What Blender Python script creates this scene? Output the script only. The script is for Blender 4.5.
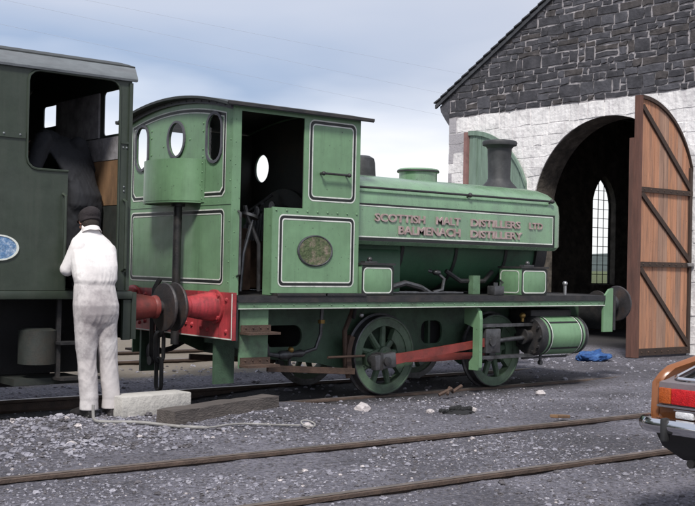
import bpy, bmesh, math, random
import numpy as np
from mathutils import Vector, Matrix, noise as mnoise

random.seed(7)
for o in list(bpy.data.objects):
    bpy.data.objects.remove(o)
S = bpy.context.scene
COL = S.collection
R = math.radians

# ------------------------------------------------------------------ camera
cam = bpy.data.cameras.new('camera')
cam.sensor_width = 36.0
cam.lens = 57.9
cam.clip_start = 0.1
cam.clip_end = 9000
co = bpy.data.objects.new('camera', cam)
COL.objects.link(co)
yaw, pit, rol = R(38.932), R(0.604), R(1.2215)
f = Vector((math.sin(yaw)*math.cos(pit), math.cos(yaw)*math.cos(pit), math.sin(pit)))
r0 = Vector((math.cos(yaw), -math.sin(yaw), 0))
u0 = r0.cross(f)
rr_ = r0*math.cos(rol)+u0*math.sin(rol)
uu_ = -r0*math.sin(rol)+u0*math.cos(rol)
co.matrix_world = Matrix(((rr_.x, uu_.x, -f.x, 0), (rr_.y, uu_.y, -f.y, -10.6), (rr_.z, uu_.z, -f.z, 1.5), (0, 0, 0, 1)))
S.camera = co

# ------------------------------------------------------------------ world, sun, exposure
SUN_AZ = Vector((-0.62, -0.60, 0)).normalized()
SUN_EL = R(50)
wd = bpy.data.worlds.new('World')
S.world = wd
wd.use_nodes = True
nt = wd.node_tree
nt.nodes.clear()
N = nt.nodes.new
L = nt.links.new
out = N('ShaderNodeOutputWorld')
sky = N('ShaderNodeTexSky')
sky.sky_type = 'NISHITA'
sky.sun_disc = False
sky.sun_elevation = SUN_EL
sky.sun_rotation = math.atan2(SUN_AZ.x, SUN_AZ.y)
bg1 = N('ShaderNodeBackground')
bg1.inputs['Strength'].default_value = 0.10
L(sky.outputs[0], bg1.inputs['Color'])
tc = N('ShaderNodeTexCoord')
sep = N('ShaderNodeSeparateXYZ')
L(tc.outputs['Generated'], sep.inputs[0])
# cloud deck: project the direction on a flat layer so that clouds flatten towards the horizon
mz = N('ShaderNodeMath'); mz.operation = 'MAXIMUM'; mz.inputs[1].default_value = 0.0
L(sep.outputs['Z'], mz.inputs[0])
az = N('ShaderNodeMath'); az.operation = 'ADD'; az.inputs[1].default_value = 0.16
L(mz.outputs[0], az.inputs[0])
dx = N('ShaderNodeMath'); dx.operation = 'DIVIDE'; L(sep.outputs['X'], dx.inputs[0]); L(az.outputs[0], dx.inputs[1])
dy = N('ShaderNodeMath'); dy.operation = 'DIVIDE'; L(sep.outputs['Y'], dy.inputs[0]); L(az.outputs[0], dy.inputs[1])
cmb = N('ShaderNodeCombineXYZ'); L(dx.outputs[0], cmb.inputs[0]); L(dy.outputs[0], cmb.inputs[1])
n1 = N('ShaderNodeTexNoise'); n1.inputs['Scale'].default_value = 0.55; n1.inputs['Detail'].default_value = 5; n1.inputs['Roughness'].default_value = 0.48
mp = N('ShaderNodeMapping'); mp.inputs['Location'].default_value = (3.3, 1.7, 0)
L(cmb.outputs[0], mp.inputs['Vector']); L(mp.outputs[0], n1.inputs['Vector'])
# elevation ramp 0 at the horizon to 1 overhead
el = N('ShaderNodeMapRange'); el.inputs['From Min'].default_value = 0.0; el.inputs['From Max'].default_value = 0.27
L(sep.outputs['Z'], el.inputs['Value'])
# a clearer, bluer quarter towards -X / +Y, brighter towards +X
azr = N('ShaderNodeMapRange'); azr.inputs['From Min'].default_value = 0.55; azr.inputs['From Max'].default_value = 0.95
azr.inputs['To Min'].default_value = 0.0; azr.inputs['To Max'].default_value = 0.30
L(sep.outputs['X'], azr.inputs['Value'])
a1 = N('ShaderNodeMath'); a1.operation = 'MULTIPLY_ADD'; a1.inputs[1].default_value = 1.0; a1.inputs[2].default_value = -0.52
L(n1.outputs[0], a1.inputs[0])
a2 = N('ShaderNodeMath'); a2.operation = 'ADD'; L(a1.outputs[0], a2.inputs[0]); L(el.outputs[0], a2.inputs[1])
a3 = N('ShaderNodeMath'); a3.operation = 'SUBTRACT'; L(a2.outputs[0], a3.inputs[0]); L(azr.outputs[0], a3.inputs[1])
cr = N('ShaderNodeValToRGB')
cr.color_ramp.elements[0].position = 0.27; cr.color_ramp.elements[0].color = (0.98, 0.97, 0.99, 1)
cr.color_ramp.elements[1].position = 1.00; cr.color_ramp.elements[1].color = (0.60, 0.63, 0.72, 1)
e = cr.color_ramp.elements.new(0.42); e.color = (0.66, 0.71, 0.82, 1)
e = cr.color_ramp.elements.new(0.55); e.color = (0.34, 0.43, 0.60, 1)
e = cr.color_ramp.elements.new(0.74); e.color = (0.52, 0.57, 0.69, 1)
L(a3.outputs[0], cr.inputs[0])
bg2 = N('ShaderNodeBackground'); bg2.inputs['Strength'].default_value = 0.86
pale = N('ShaderNodeMapRange'); pale.inputs['From Min'].default_value = 0.55; pale.inputs['From Max'].default_value = 0.80; pale.inputs['To Max'].default_value = 0.85
L(sep.outputs['X'], pale.inputs['Value'])
low = N('ShaderNodeMapRange'); low.inputs['From Min'].default_value = 0.10; low.inputs['From Max'].default_value = 0.15
L(sep.outputs['Z'], low.inputs['Value'])
pl2 = N('ShaderNodeMath'); pl2.operation = 'MULTIPLY'; L(pale.outputs[0], pl2.inputs[0]); L(low.outputs[0], pl2.inputs[1])
pm = N('ShaderNodeMix'); pm.data_type = 'RGBA'; pm.inputs['B'].default_value = (0.66, 0.66, 0.72, 1)
L(pl2.outputs[0], pm.inputs['Factor']); L(cr.outputs[0], pm.inputs['A'])
L(pm.outputs['Result'], bg2.inputs['Color'])
mix = N('ShaderNodeMixShader'); mix.inputs[0].default_value = 0.92
L(bg1.outputs[0], mix.inputs[1]); L(bg2.outputs[0], mix.inputs[2]); L(mix.outputs[0], out.inputs['Surface'])

sl = bpy.data.lights.new('sun', 'SUN')
sl.energy = 2.9
sl.angle = R(11)
sl.color = (1.0, 0.965, 0.91)
so = bpy.data.objects.new('sun', sl)
COL.objects.link(so)
sd = Vector((SUN_AZ.x*math.cos(SUN_EL), SUN_AZ.y*math.cos(SUN_EL), math.sin(SUN_EL)))
so.rotation_euler = sd.to_track_quat('Z', 'Y').to_euler()
so.location = sd*60

S.render.engine = 'CYCLES'
S.view_settings.view_transform = 'Standard'
S.view_settings.look = 'None'
S.view_settings.exposure = 0.45
S.view_settings.gamma = 1.0
S.view_settings.use_curve_mapping = False

# ------------------------------------------------------------------ materials
def lin(c):
    return tuple(((v/255)/12.92 if v <= 10 else (((v/255)+0.055)/1.055)**2.4) for v in c)

MATS = {}
def mat(name, col, rough=0.6, metal=0.0, var=0.25, scale=3.0, dirt=None, dirt_amt=0.0, dscale=1.2,
        bump=0.1, bscale=60.0, stretch=(1, 1, 1), spec=0.5, rvar=0.1, streak=None, streak_amt=0.0, ripple=0.0):
    """painted / weathered surface: base colour broken by noise, patches of dirt, fine bump"""
    m = bpy.data.materials.new(name); m.use_nodes = True
    t = m.node_tree; n = t.nodes; l = t.links
    b = n['Principled BSDF']
    tcn = n.new('ShaderNodeTexCoord')
    mpn = n.new('ShaderNodeMapping'); mpn.inputs['Scale'].default_value = stretch
    l.new(tcn.outputs['Object'], mpn.inputs[0])
    a = n.new('ShaderNodeTexNoise'); a.inputs['Scale'].default_value = scale; a.inputs['Detail'].default_value = 8; a.inputs['Roughness'].default_value = 0.65
    l.new(mpn.outputs[0], a.inputs['Vector'])
    rp = n.new('ShaderNodeValToRGB')
    rp.color_ramp.elements[0].position = 0.3; rp.color_ramp.elements[1].position = 0.7
    rp.color_ramp.elements[0].color = tuple(c*(1-var) for c in col)+(1,)
    rp.color_ramp.elements[1].color = tuple(min(1, c*(1+var)) for c in col)+(1,)
    l.new(a.outputs[0], rp.inputs[0])
    last = rp.outputs[0]
    if dirt is not None:
        d = n.new('ShaderNodeTexNoise'); d.inputs['Scale'].default_value = dscale; d.inputs['Detail'].default_value = 12; d.inputs['Roughness'].default_value = 0.7
        l.new(mpn.outputs[0], d.inputs['Vector'])
        dr = n.new('ShaderNodeMapRange'); dr.inputs['From Min'].default_value = 0.48; dr.inputs['From Max'].default_value = 0.72
        dr.inputs['To Max'].default_value = dirt_amt
        l.new(d.outputs[0], dr.inputs['Value'])
        mx = n.new('ShaderNodeMix'); mx.data_type = 'RGBA'
        l.new(dr.outputs[0], mx.inputs['Factor']); l.new(last, mx.inputs['A']); mx.inputs['B'].default_value = tuple(dirt)+(1,)
        last = mx.outputs['Result']
    if streak is not None:      # rain and oil runs down the sheets
        smp = n.new('ShaderNodeMapping'); smp.inputs['Scale'].default_value = (9, 9, 0.7); l.new(tcn.outputs['Object'], smp.inputs[0])
        sn = n.new('ShaderNodeTexNoise'); sn.inputs['Scale'].default_value = 1.6; sn.inputs['Detail'].default_value = 9; sn.inputs['Roughness'].default_value = 0.7
        l.new(smp.outputs[0], sn.inputs['Vector'])
        sr = n.new('ShaderNodeMapRange'); sr.inputs['From Min'].default_value = 0.50; sr.inputs['From Max'].default_value = 0.68; sr.inputs['To Max'].default_value = streak_amt
        l.new(sn.outputs[0], sr.inputs['Value'])
        sx = n.new('ShaderNodeMix'); sx.data_type = 'RGBA'; sx.inputs['B'].default_value = tuple(streak)+(1,)
        l.new(sr.outputs[0], sx.inputs['Factor']); l.new(last, sx.inputs['A']); last = sx.outputs['Result']
        # chips and specks
        cn = n.new('ShaderNodeTexNoise'); cn.inputs['Scale'].default_value = 38; cn.inputs['Detail'].default_value = 6; l.new(tcn.outputs['Object'], cn.inputs['Vector'])
        c2 = n.new('ShaderNodeMapRange'); c2.inputs['From Min'].default_value = 0.67; c2.inputs['From Max'].default_value = 0.71; c2.inputs['To Max'].default_value = 0.8
        l.new(cn.outputs[0], c2.inputs['Value'])
        cx = n.new('ShaderNodeMix'); cx.data_type = 'RGBA'; cx.inputs['B'].default_value = (0.05, 0.055, 0.045, 1)
        l.new(c2.outputs[0], cx.inputs['Factor']); l.new(last, cx.inputs['A']); last = cx.outputs['Result']
    l.new(last, b.inputs['Base Color'])
    rr = n.new('ShaderNodeMapRange'); rr.inputs['To Min'].default_value = max(0.02, rough-rvar); rr.inputs['To Max'].default_value = min(1, rough+rvar)
    l.new(a.outputs[0], rr.inputs['Value']); l.new(rr.outputs[0], b.inputs['Roughness'])
    b.inputs['Metallic'].default_value = metal
    b.inputs['Specular IOR Level'].default_value = spec
    if bump:
        c = n.new('ShaderNodeTexNoise'); c.inputs['Scale'].default_value = bscale; c.inputs['Detail'].default_value = 6
        l.new(mpn.outputs[0], c.inputs['Vector'])
        bp = n.new('ShaderNodeBump'); bp.inputs['Strength'].default_value = bump; bp.inputs['Distance'].default_value = 0.02
        l.new(c.outputs[0], bp.inputs['Height']); l.new(bp.outputs[0], b.inputs['Normal'])
        if ripple:
            rn = n.new('ShaderNodeTexNoise'); rn.inputs['Scale'].default_value = 2.6; rn.inputs['Detail'].default_value = 2; l.new(tcn.outputs['Object'], rn.inputs['Vector'])
            b2 = n.new('ShaderNodeBump'); b2.inputs['Strength'].default_value = ripple; b2.inputs['Distance'].default_value = 0.05
            l.new(rn.outputs[0], b2.inputs['Height']); l.new(b2.outputs[0], bp.inputs['Normal'])
    MATS[name] = m
    return m

GREEN = (0.152, 0.272, 0.152)
mat('green_paint', GREEN, 0.36, var=0.13, scale=4, streak=(0.075, 0.12, 0.075), streak_amt=0.32, ripple=0.22, rvar=0.16, dirt=(0.11, 0.19, 0.11), dirt_amt=0.6, dscale=1.6, bump=0.03, bscale=14)
mat('green_tank', (0.156, 0.278, 0.160), 0.27, var=0.13, scale=4, streak=(0.085, 0.125, 0.085), streak_amt=0.35, ripple=0.2, rvar=0.14, spec=0.9, dirt=(0.13, 0.18, 0.14), dirt_amt=0.6, dscale=2.2, bump=0.04, bscale=10)
mat('green_frame', (0.050, 0.094, 0.058), 0.6, var=0.3, scale=6, dirt=(0.02, 0.02, 0.018), dirt_amt=0.85, dscale=2.5, bump=0.2)
mat('wheel_green', (0.078, 0.125, 0.080), 0.55, var=0.3, scale=7, dirt=(0.03, 0.03, 0.026), dirt_amt=0.8, dscale=4, bump=0.2)
mat('green_boiler', (0.05, 0.135, 0.075), 0.5, var=0.3, scale=4, dirt=(0.02, 0.025, 0.02), dirt_amt=0.8, dscale=2)
mat('green_valance', (0.115, 0.205, 0.12), 0.5, var=0.2, scale=6, dirt=(0.05, 0.055, 0.045), dirt_amt=0.8, dscale=4)
mat('red_paint', (0.40, 0.045, 0.055), 0.42, var=0.3, scale=5, streak=(0.12, 0.03, 0.03), streak_amt=0.7, dirt=(0.09, 0.025, 0.02), dirt_amt=0.8, dscale=3)
mat('red_rod', (0.20, 0.034, 0.028), 0.5, var=0.3, scale=7, dirt=(0.06, 0.025, 0.02), dirt_amt=0.8, dscale=4)
mat('black_iron', (0.022, 0.022, 0.024), 0.55, var=0.4, scale=8, dirt=(0.06, 0.045, 0.035), dirt_amt=0.6, dscale=4, bump=0.2)
mat('soot_black', (0.010, 0.010, 0.011), 0.85, var=0.4, scale=5, bump=0.2)
mat('chimney_black', (0.030, 0.030, 0.033), 0.6, var=0.35, scale=8, dirt=(0.08, 0.08, 0.085), dirt_amt=0.5, dscale=6)
mat('lining_black', (0.012, 0.013, 0.013), 0.45, var=0.2, bump=0)
mat('lining_white', (0.66, 0.68, 0.63), 0.5, var=0.2, dirt=(0.22, 0.28, 0.22), dirt_amt=0.85, dscale=6, bump=0)
mat('buffer_iron', (0.045, 0.042, 0.045), 0.5, metal=0.3, var=0.4, scale=7, dirt=(0.10, 0.065, 0.05), dirt_amt=0.7, dscale=5, bump=0.15)
mat('oily_steel', (0.10, 0.10, 0.105), 0.4, metal=0.6, var=0.4, scale=9, dirt=(0.02, 0.018, 0.016), dirt_amt=0.9, dscale=5)
mat('bright_steel', (0.42, 0.42, 0.43), 0.3, metal=0.85, var=0.3, scale=9, dirt=(0.08, 0.07, 0.06), dirt_amt=0.7, dscale=5)
mat('rusty_iron', (0.075, 0.045, 0.032), 0.8, var=0.4, scale=8, dirt=(0.03, 0.022, 0.02), dirt_amt=0.7, dscale=5, bump=0.3)
mat('brass', (0.30, 0.19, 0.06), 0.4, metal=0.7, var=0.3)
mat('plate_worn', (0.07, 0.095, 0.04), 0.65, var=0.5, scale=30, dirt=(0.30, 0.22, 0.185), dirt_amt=0.95, dscale=11, bump=0.5, bscale=50)
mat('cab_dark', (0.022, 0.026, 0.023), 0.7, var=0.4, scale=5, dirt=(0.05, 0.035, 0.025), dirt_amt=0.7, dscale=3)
mat('cab_brown', (0.11, 0.065, 0.045), 0.7, var=0.5, scale=5, dirt=(0.02, 0.015, 0.012), dirt_amt=0.8, dscale=3)
mat('window_rim', (0.085, 0.085, 0.10), 0.5, var=0.3, scale=6)
mat('lettering_paint', (0.36, 0.275, 0.265), 0.6, var=0.3, scale=14, dirt=(0.22, 0.13, 0.11), dirt_amt=0.8, dscale=9)
mat('diesel_green', (0.031, 0.042, 0.030), 0.42, var=0.2, scale=5, streak=(0.05, 0.058, 0.045), streak_amt=0.45, ripple=0.2, dirt=(0.045, 0.055, 0.045), dirt_amt=0.6, dscale=2, bump=0.06, bscale=30)
mat('roof_grey', (0.155, 0.17, 0.18), 0.45, var=0.2, scale=5, dirt=(0.14, 0.14, 0.15), dirt_amt=0.7, dscale=3, stretch=(1, 4, 4))
mat('roof_dark', (0.03, 0.034, 0.034), 0.6, var=0.3, scale=5)
mat('ply_brown', (0.20, 0.115, 0.06), 0.7, var=0.4, scale=6, dirt=(0.05, 0.035, 0.025), dirt_amt=0.8, dscale=5, stretch=(1, 1, 0.3))
mat('ply_pale', (0.26, 0.25, 0.26), 0.7, var=0.4, scale=7, dirt=(0.06, 0.05, 0.05), dirt_amt=0.8, dscale=4)
mat('plate_blue', (0.10, 0.20, 0.36), 0.4, var=0.3, scale=20, dirt=(0.6, 0.65, 0.7), dirt_amt=0.9, dscale=22, bump=0.3, bscale=60)
mat('rail_rust', (0.085, 0.058, 0.045), 0.7, var=0.35, scale=9, dirt=(0.04, 0.03, 0.028), dirt_amt=0.7, dscale=5, bump=0.3)
mat('rail_top', (0.20, 0.165, 0.15), 0.45, metal=0.4, var=0.3, scale=9, dirt=(0.10, 0.07, 0.055), dirt_amt=0.7, dscale=5)
mat('whitewash', (0.82, 0.795, 0.79), 0.9, var=0.10, scale=2.5, dirt=(0.42, 0.40, 0.41), dirt_amt=0.85, dscale=2.6, bump=1.0, bscale=11, streak=(0.50, 0.46, 0.48), streak_amt=0.6)
mat('quoin_grey', (0.40, 0.38, 0.40), 0.9, var=0.25, scale=3, dirt=(0.20, 0.19, 0.21), dirt_amt=0.7, dscale=3, bump=0.6, bscale=16)
mat('stone_dark', (0.046, 0.045, 0.053), 0.85, var=0.5, scale=4, dirt=(0.095, 0.09, 0.10), dirt_amt=0.6, dscale=5, bump=0.7, bscale=14)
mat('stone_mid', (0.075, 0.074, 0.086), 0.85, var=0.35, scale=4, dirt=(0.035, 0.035, 0.042), dirt_amt=0.6, dscale=5, bump=0.7, bscale=14)
mat('stone_brown', (0.066, 0.058, 0.058), 0.85, var=0.5, scale=5, dirt=(0.03, 0.03, 0.036), dirt_amt=0.7, dscale=4, bump=0.7, bscale=14)
mat('mortar', (0.36, 0.335, 0.345), 0.95, var=0.3, scale=5, dirt=(0.10, 0.095, 0.10), dirt_amt=0.7, dscale=3, bump=0.6, bscale=30)
mat('rubble_inside', (0.11, 0.095, 0.08), 0.95, var=0.6, scale=5, dirt=(0.03, 0.028, 0.03), dirt_amt=0.9, dscale=4, bump=0.9, bscale=9)
mat('slate', (0.05, 0.052, 0.06), 0.7, var=0.4, scale=6, bump=0.4, bscale=20)
mat('dark_timber', (0.040, 0.024, 0.018), 0.8, var=0.4, scale=4, stretch=(4, 4, 0.5), bump=0.4)
mat('stile_brown', (0.115, 0.052, 0.038), 0.8, var=0.35, scale=4, stretch=(4, 4, 0.5), dirt=(0.05, 0.03, 0.025), dirt_amt=0.7, bump=0.4)
mat('truss_timber', (0.05, 0.04, 0.035), 0.8, var=0.4)
mat('door_green', (0.18, 0.255, 0.205), 0.75, var=0.2, scale=4, stretch=(3, 3, 0.4), dirt=(0.10, 0.13, 0.11), dirt_amt=0.6, bump=0.3)
mat('door_edge_red', (0.24, 0.13, 0.12), 0.8, var=0.3, scale=5)
mat('concrete', (0.46, 0.44, 0.41), 0.9, var=0.15, scale=6, dirt=(0.26, 0.25, 0.24), dirt_amt=0.7, dscale=5, bump=0.4, bscale=40)
mat('tarred_wood', (0.085, 0.072, 0.066), 0.8, var=0.4, scale=5, stretch=(0.5, 4, 4), dirt=(0.12, 0.10, 0.09), dirt_amt=0.6, dscale=3, bump=0.6, bscale=20)
mat('hose_grey', (0.27, 0.26, 0.25), 0.7, var=0.35, scale=8, dirt=(0.10, 0.09, 0.085), dirt_amt=0.8, dscale=6)
mat('blue_cloth', (0.018, 0.07, 0.22), 0.85, var=0.4, scale=9, dirt=(0.10, 0.20, 0.38), dirt_amt=0.7, dscale=8, bump=0.4, bscale=40)
mat('stone_pale', (0.46, 0.42, 0.42), 0.9, var=0.3, scale=14, bump=0.6, bscale=40)
mat('gravel_a', (0.245, 0.238, 0.275), 0.95, var=0.35, scale=3, bump=0.5, bscale=60)
mat('gravel_b', (0.31, 0.30, 0.335), 0.95, var=0.3, scale=3, bump=0.5, bscale=60)
mat('gravel_c', (0.10, 0.092, 0.10), 0.95, var=0.4, scale=3, bump=0.5, bscale=60)
mat('car_orange', (0.215, 0.078, 0.028), 0.25, var=0.08, dirt=(0.22, 0.10, 0.05), dirt_amt=0.4, dscale=5, bump=0.0, rvar=0.05)
mat('car_black', (0.018, 0.017, 0.017), 0.6, var=0.2, bump=0.1)
mat('car_grey', (0.16, 0.14, 0.15), 0.5, var=0.2)
mat('chrome', (0.72, 0.72, 0.74), 0.12, metal=1.0, var=0.05, bump=0.02, bscale=20, rvar=0.05)
mat('rubber', (0.02, 0.02, 0.021), 0.7, var=0.3)
mat('lamp_red', (0.50, 0.012, 0.015), 0.2, var=0.3, scale=40, bump=0.3, bscale=120)
mat('lamp_amber', (0.36, 0.075, 0.012), 0.2, var=0.3, scale=40, bump=0.3, bscale=120)
mat('lamp_clear', (0.62, 0.62, 0.64), 0.15, var=0.2, scale=40, bump=0.3, bscale=120)
mat('glass_dark', (0.008, 0.010, 0.010), 0.06, var=0.1, bump=0.0, rvar=0.02)
mat('skin', (0.42, 0.22, 0.16), 0.6, var=0.12, scale=20, bump=0.1, bscale=120)
mat('boot_black', (0.018, 0.017, 0.017), 0.55, var=0.4, scale=12, dirt=(0.07, 0.06, 0.06), dirt_amt=0.7, dscale=10)
mat('cap_dark', (0.022, 0.017, 0.019), 0.9, var=0.4, scale=20, bump=0.4, bscale=90)
mat('hair_dark', (0.025, 0.018, 0.014), 0.8, var=0.4, scale=40, bump=0.5, bscale=140)
mat('boiler_suit_dark', (0.013, 0.014, 0.018), 0.85, var=0.3, scale=6, dirt=(0.028, 0.029, 0.036), dirt_amt=0.5, dscale=5, bump=0.15, bscale=25)
mat('wire', (0.42, 0.43, 0.48), 0.6, var=0.1, bump=0)
mat('hill_heather', (0.045, 0.06, 0.055), 1.0, var=0.3, scale=0.01, bump=0)

def special_mats():
    # white overalls with a grimy seat and grey smudges
    m = mat('overalls_white', (0.72, 0.69, 0.68), 0.9, var=0.10, scale=9, dirt=(0.42, 0.37, 0.36), dirt_amt=0.7, dscale=4.5, bump=0.18, bscale=16)
    t = m.node_tree; n = t.nodes; l = t.links; b = n['Principled BSDF']
    src = b.inputs['Base Color'].links[0].from_socket
    tcn = n.new('ShaderNodeTexCoord')
    prev = src
    for (cx, cy, cz, sx, sy, sz, amt) in ((-0.03, -0.10, 0.92, 0.34, 0.40, 0.34, 0.62), (0.05, -0.05, 0.25, 0.45, 0.45, 0.50, 0.38), (-0.08, -0.1, 0.66, 0.16, 0.3, 0.42, 0.40)):
        mp2 = n.new('ShaderNodeMapping'); mp2.vector_type = 'TEXTURE'
        mp2.inputs['Location'].default_value = (cx, cy, cz); mp2.inputs['Scale'].default_value = (sx, sy, sz)
        l.new(tcn.outputs['Object'], mp2.inputs[0])
        ln = n.new('ShaderNodeVectorMath'); ln.operation = 'LENGTH'; l.new(mp2.outputs[0], ln.inputs[0])
        nz = n.new('ShaderNodeTexNoise'); nz.inputs['Scale'].default_value = 9; nz.inputs['Detail'].default_value = 8; nz.inputs['Roughness'].default_value = 0.7
        l.new(tcn.outputs['Object'], nz.inputs['Vector'])
        ad = n.new('ShaderNodeMath'); ad.operation = 'MULTIPLY_ADD'; ad.inputs[1].default_value = 2.2; l.new(nz.outputs[0], ad.inputs[0]); l.new(ln.outputs['Value'], ad.inputs[2])
        mr = n.new('ShaderNodeMapRange'); mr.inputs['From Min'].default_value = 1.35; mr.inputs['From Max'].default_value = 2.3
        mr.inputs['To Min'].default_value = amt; mr.inputs['To Max'].default_value = 0
        l.new(ad.outputs[0], mr.inputs['Value'])
        mx = n.new('ShaderNodeMix'); mx.data_type = 'RGBA'; mx.inputs['B'].default_value = (0.13, 0.10, 0.11, 1)
        l.new(mr.outputs[0], mx.inputs['Factor']); l.new(prev, mx.inputs['A']); prev = mx.outputs['Result']
    l.new(prev, b.inputs['Base Color'])
    # yard ash: dark cinders with grey dust patches and pale chips
    m = bpy.data.materials.new('yard_ash'); m.use_nodes = True; MATS['yard_ash'] = m
    t = m.node_tree; n = t.nodes; l = t.links; b = n['Principled BSDF']; b.inputs['Roughness'].default_value = 0.95
    tcn = n.new('ShaderNodeTexCoord')
    def noise(sc, det=8, ro=0.65, st=(1, 1, 1)):
        q = n.new('ShaderNodeMapping'); q.inputs['Scale'].default_value = st; l.new(tcn.outputs['Object'], q.inputs[0])
        a = n.new('ShaderNodeTexNoise'); a.inputs['Scale'].default_value = sc; a.inputs['Detail'].default_value = det; a.inputs['Roughness'].default_value = ro
        l.new(q.outputs[0], a.inputs['Vector']); return a.outputs[0]
    def ramp(v, stops):
        a = n.new('ShaderNodeValToRGB'); els = a.color_ramp.elements
        els[0].position = stops[0][0]; els[0].color = tuple(stops[0][1])+(1,)
        els[1].position = stops[-1][0]; els[1].color = tuple(stops[-1][1])+(1,)
        for p, c in stops[1:-1]:
            ee = els.new(p); ee.color = tuple(c)+(1,)
        l.new(v, a.inputs[0]); return a.outputs[0]
    def mixc(fac, a, bb):
        q = n.new('ShaderNodeMix'); q.data_type = 'RGBA'
        l.new(fac, q.inputs['Factor']); l.new(a, q.inputs['A'])
        if isinstance(bb, tuple): q.inputs['B'].default_value = bb+(1,)
        else: l.new(bb, q.inputs['B'])
        return q.outputs['Result']
    def mrange(v, a0, a1, b0, b1):
        q = n.new('ShaderNodeMapRange'); q.inputs['From Min'].default_value = a0; q.inputs['From Max'].default_value = a1
        q.inputs['To Min'].default_value = b0; q.inputs['To Max'].default_value = b1
        l.new(v, q.inputs['Value']); return q.outputs[0]
    big = noise(0.55, 6, 0.6)
    c1 = ramp(big, [(0.32, (0.096, 0.094, 0.116)), (0.46, (0.212, 0.206, 0.252)), (0.60, (0.345, 0.334, 0.402)), (0.74, (0.43, 0.412, 0.485))])
    fine = noise(26, 10, 0.75)
    c2 = mixc(mrange(fine, 0.45, 0.60, 0.0, 0.85), c1, (0.055, 0.049, 0.055))
    fine2 = noise(38, 9, 0.72)
    c3 = mixc(mrange(fine2, 0.54, 0.64, 0.0, 0.9), c2, (0.43, 0.395, 0.42))
    v = n.new('ShaderNodeTexVoronoi'); v.inputs['Scale'].default_value = 34; l.new(tcn.outputs['Object'], v.inputs['Vector'])
    sepc = n.new('ShaderNodeSeparateColor'); l.new(v.outputs['Color'], sepc.inputs[0])
    chip = n.new('ShaderNodeMath'); chip.operation = 'MULTIPLY'
    l.new(mrange(v.outputs['Distance'], 0.22, 0.34, 1, 0), chip.inputs[0]); l.new(mrange(sepc.outputs[0], 0.80, 0.84, 0, 1), chip.inputs[1])
    c4 = mixc(chip.outputs[0], c3, (0.44, 0.41, 0.42))
    # grass beyond the yard
    sp = n.new('ShaderNodeSeparateXYZ'); l.new(tcn.outputs['Object'], sp.inputs[0])
    gr = noise(0.2, 6, 0.6)
    ga = n.new('ShaderNodeMath'); ga.operation = 'MULTIPLY_ADD'; ga.inputs[1].default_value = 6.0; l.new(gr, ga.inputs[0]); l.new(sp.outputs['Y'], ga.inputs[2])
    c5 = mixc(mrange(ga.outputs[0], 12, 14, 0, 1), c4, ramp(noise(4, 8), [(0.3, (0.045, 0.07, 0.02)), (0.7, (0.12, 0.13, 0.05))]))
    # pale sandy ballast behind the engines
    sb = n.new('ShaderNodeMath'); sb.operation = 'MULTIPLY_ADD'; sb.inputs[1].default_value = 2.0; l.new(noise(0.9, 4), sb.inputs[0]); l.new(sp.outputs['Y'], sb.inputs[2])
    sx_ = n.new('ShaderNodeMath'); sx_.operation = 'MULTIPLY'; l.new(mrange(sb.outputs[0], 3.0, 3.6, 0, 0.8), sx_.inputs[0]); l.new(mrange(sp.outputs['X'], 11.0, 13.0, 1, 0), sx_.inputs[1])
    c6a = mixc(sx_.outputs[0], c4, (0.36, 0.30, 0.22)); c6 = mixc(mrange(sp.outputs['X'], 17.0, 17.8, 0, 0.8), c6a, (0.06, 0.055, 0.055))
    c7 = mixc(mrange(ga.outputs[0], 12, 14, 0, 1), c6, c5)
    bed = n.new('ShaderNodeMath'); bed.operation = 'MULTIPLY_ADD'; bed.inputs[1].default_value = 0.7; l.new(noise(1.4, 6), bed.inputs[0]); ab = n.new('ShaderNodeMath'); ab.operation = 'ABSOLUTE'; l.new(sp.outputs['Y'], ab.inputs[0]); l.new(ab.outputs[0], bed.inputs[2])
    bed_shade = n.new('ShaderNodeMath'); bed_shade.operation = 'MULTIPLY'; l.new(mrange(bed.outputs[0], 1.15, 1.75, 0.85, 0.0), bed_shade.inputs[0]); l.new(mrange(sp.outputs['X'], 11.5, 13.0, 1, 0.35), bed_shade.inputs[1])
    c8 = mixc(bed_shade.outputs[0], c7, (0.028, 0.025, 0.026))  # shade under the engines, painted into the track bed colour
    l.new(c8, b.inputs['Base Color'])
    bp = n.new('ShaderNodeBump'); bp.inputs['Strength'].default_value = 1.0; bp.inputs['Distance'].default_value = 0.05
    sm = n.new('ShaderNodeMath'); sm.operation = 'ADD'; l.new(fine, sm.inputs[0]); l.new(noise(90, 4), sm.inputs[1])
    l.new(sm.outputs[0], bp.inputs['Height']); l.new(bp.outputs[0], b.inputs['Normal'])
    # weathered orange door boards
    for tn, bc in (('door_boards', (0.41, 0.20, 0.118)), ('door_boards_grey', (0.32, 0.195, 0.14)), ('door_boards_warm', (0.47, 0.22, 0.115))):
      m = mat(tn, bc, 0.8, streak=(0.17, 0.105, 0.08), streak_amt=0.75, var=0.25, scale=3.0, stretch=(7, 7, 0.35), dirt=(0.20, 0.125, 0.095), dirt_amt=0.8, dscale=1.2, bump=0.4, bscale=20)
    # window glass
    m = bpy.data.materials.new('window_glass'); m.use_nodes = True; MATS['window_glass'] = m
    t = m.node_tree; n = t.nodes; l = t.links; n.clear()
    o = n.new('ShaderNodeOutputMaterial'); mx = n.new('ShaderNodeMixShader'); tr = n.new('ShaderNodeBsdfTransparent'); gl = n.new('ShaderNodeBsdfGlossy')
    tr.inputs[0].default_value = (0.93, 0.95, 0.95, 1); gl.inputs['Roughness'].default_value = 0.03
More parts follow.
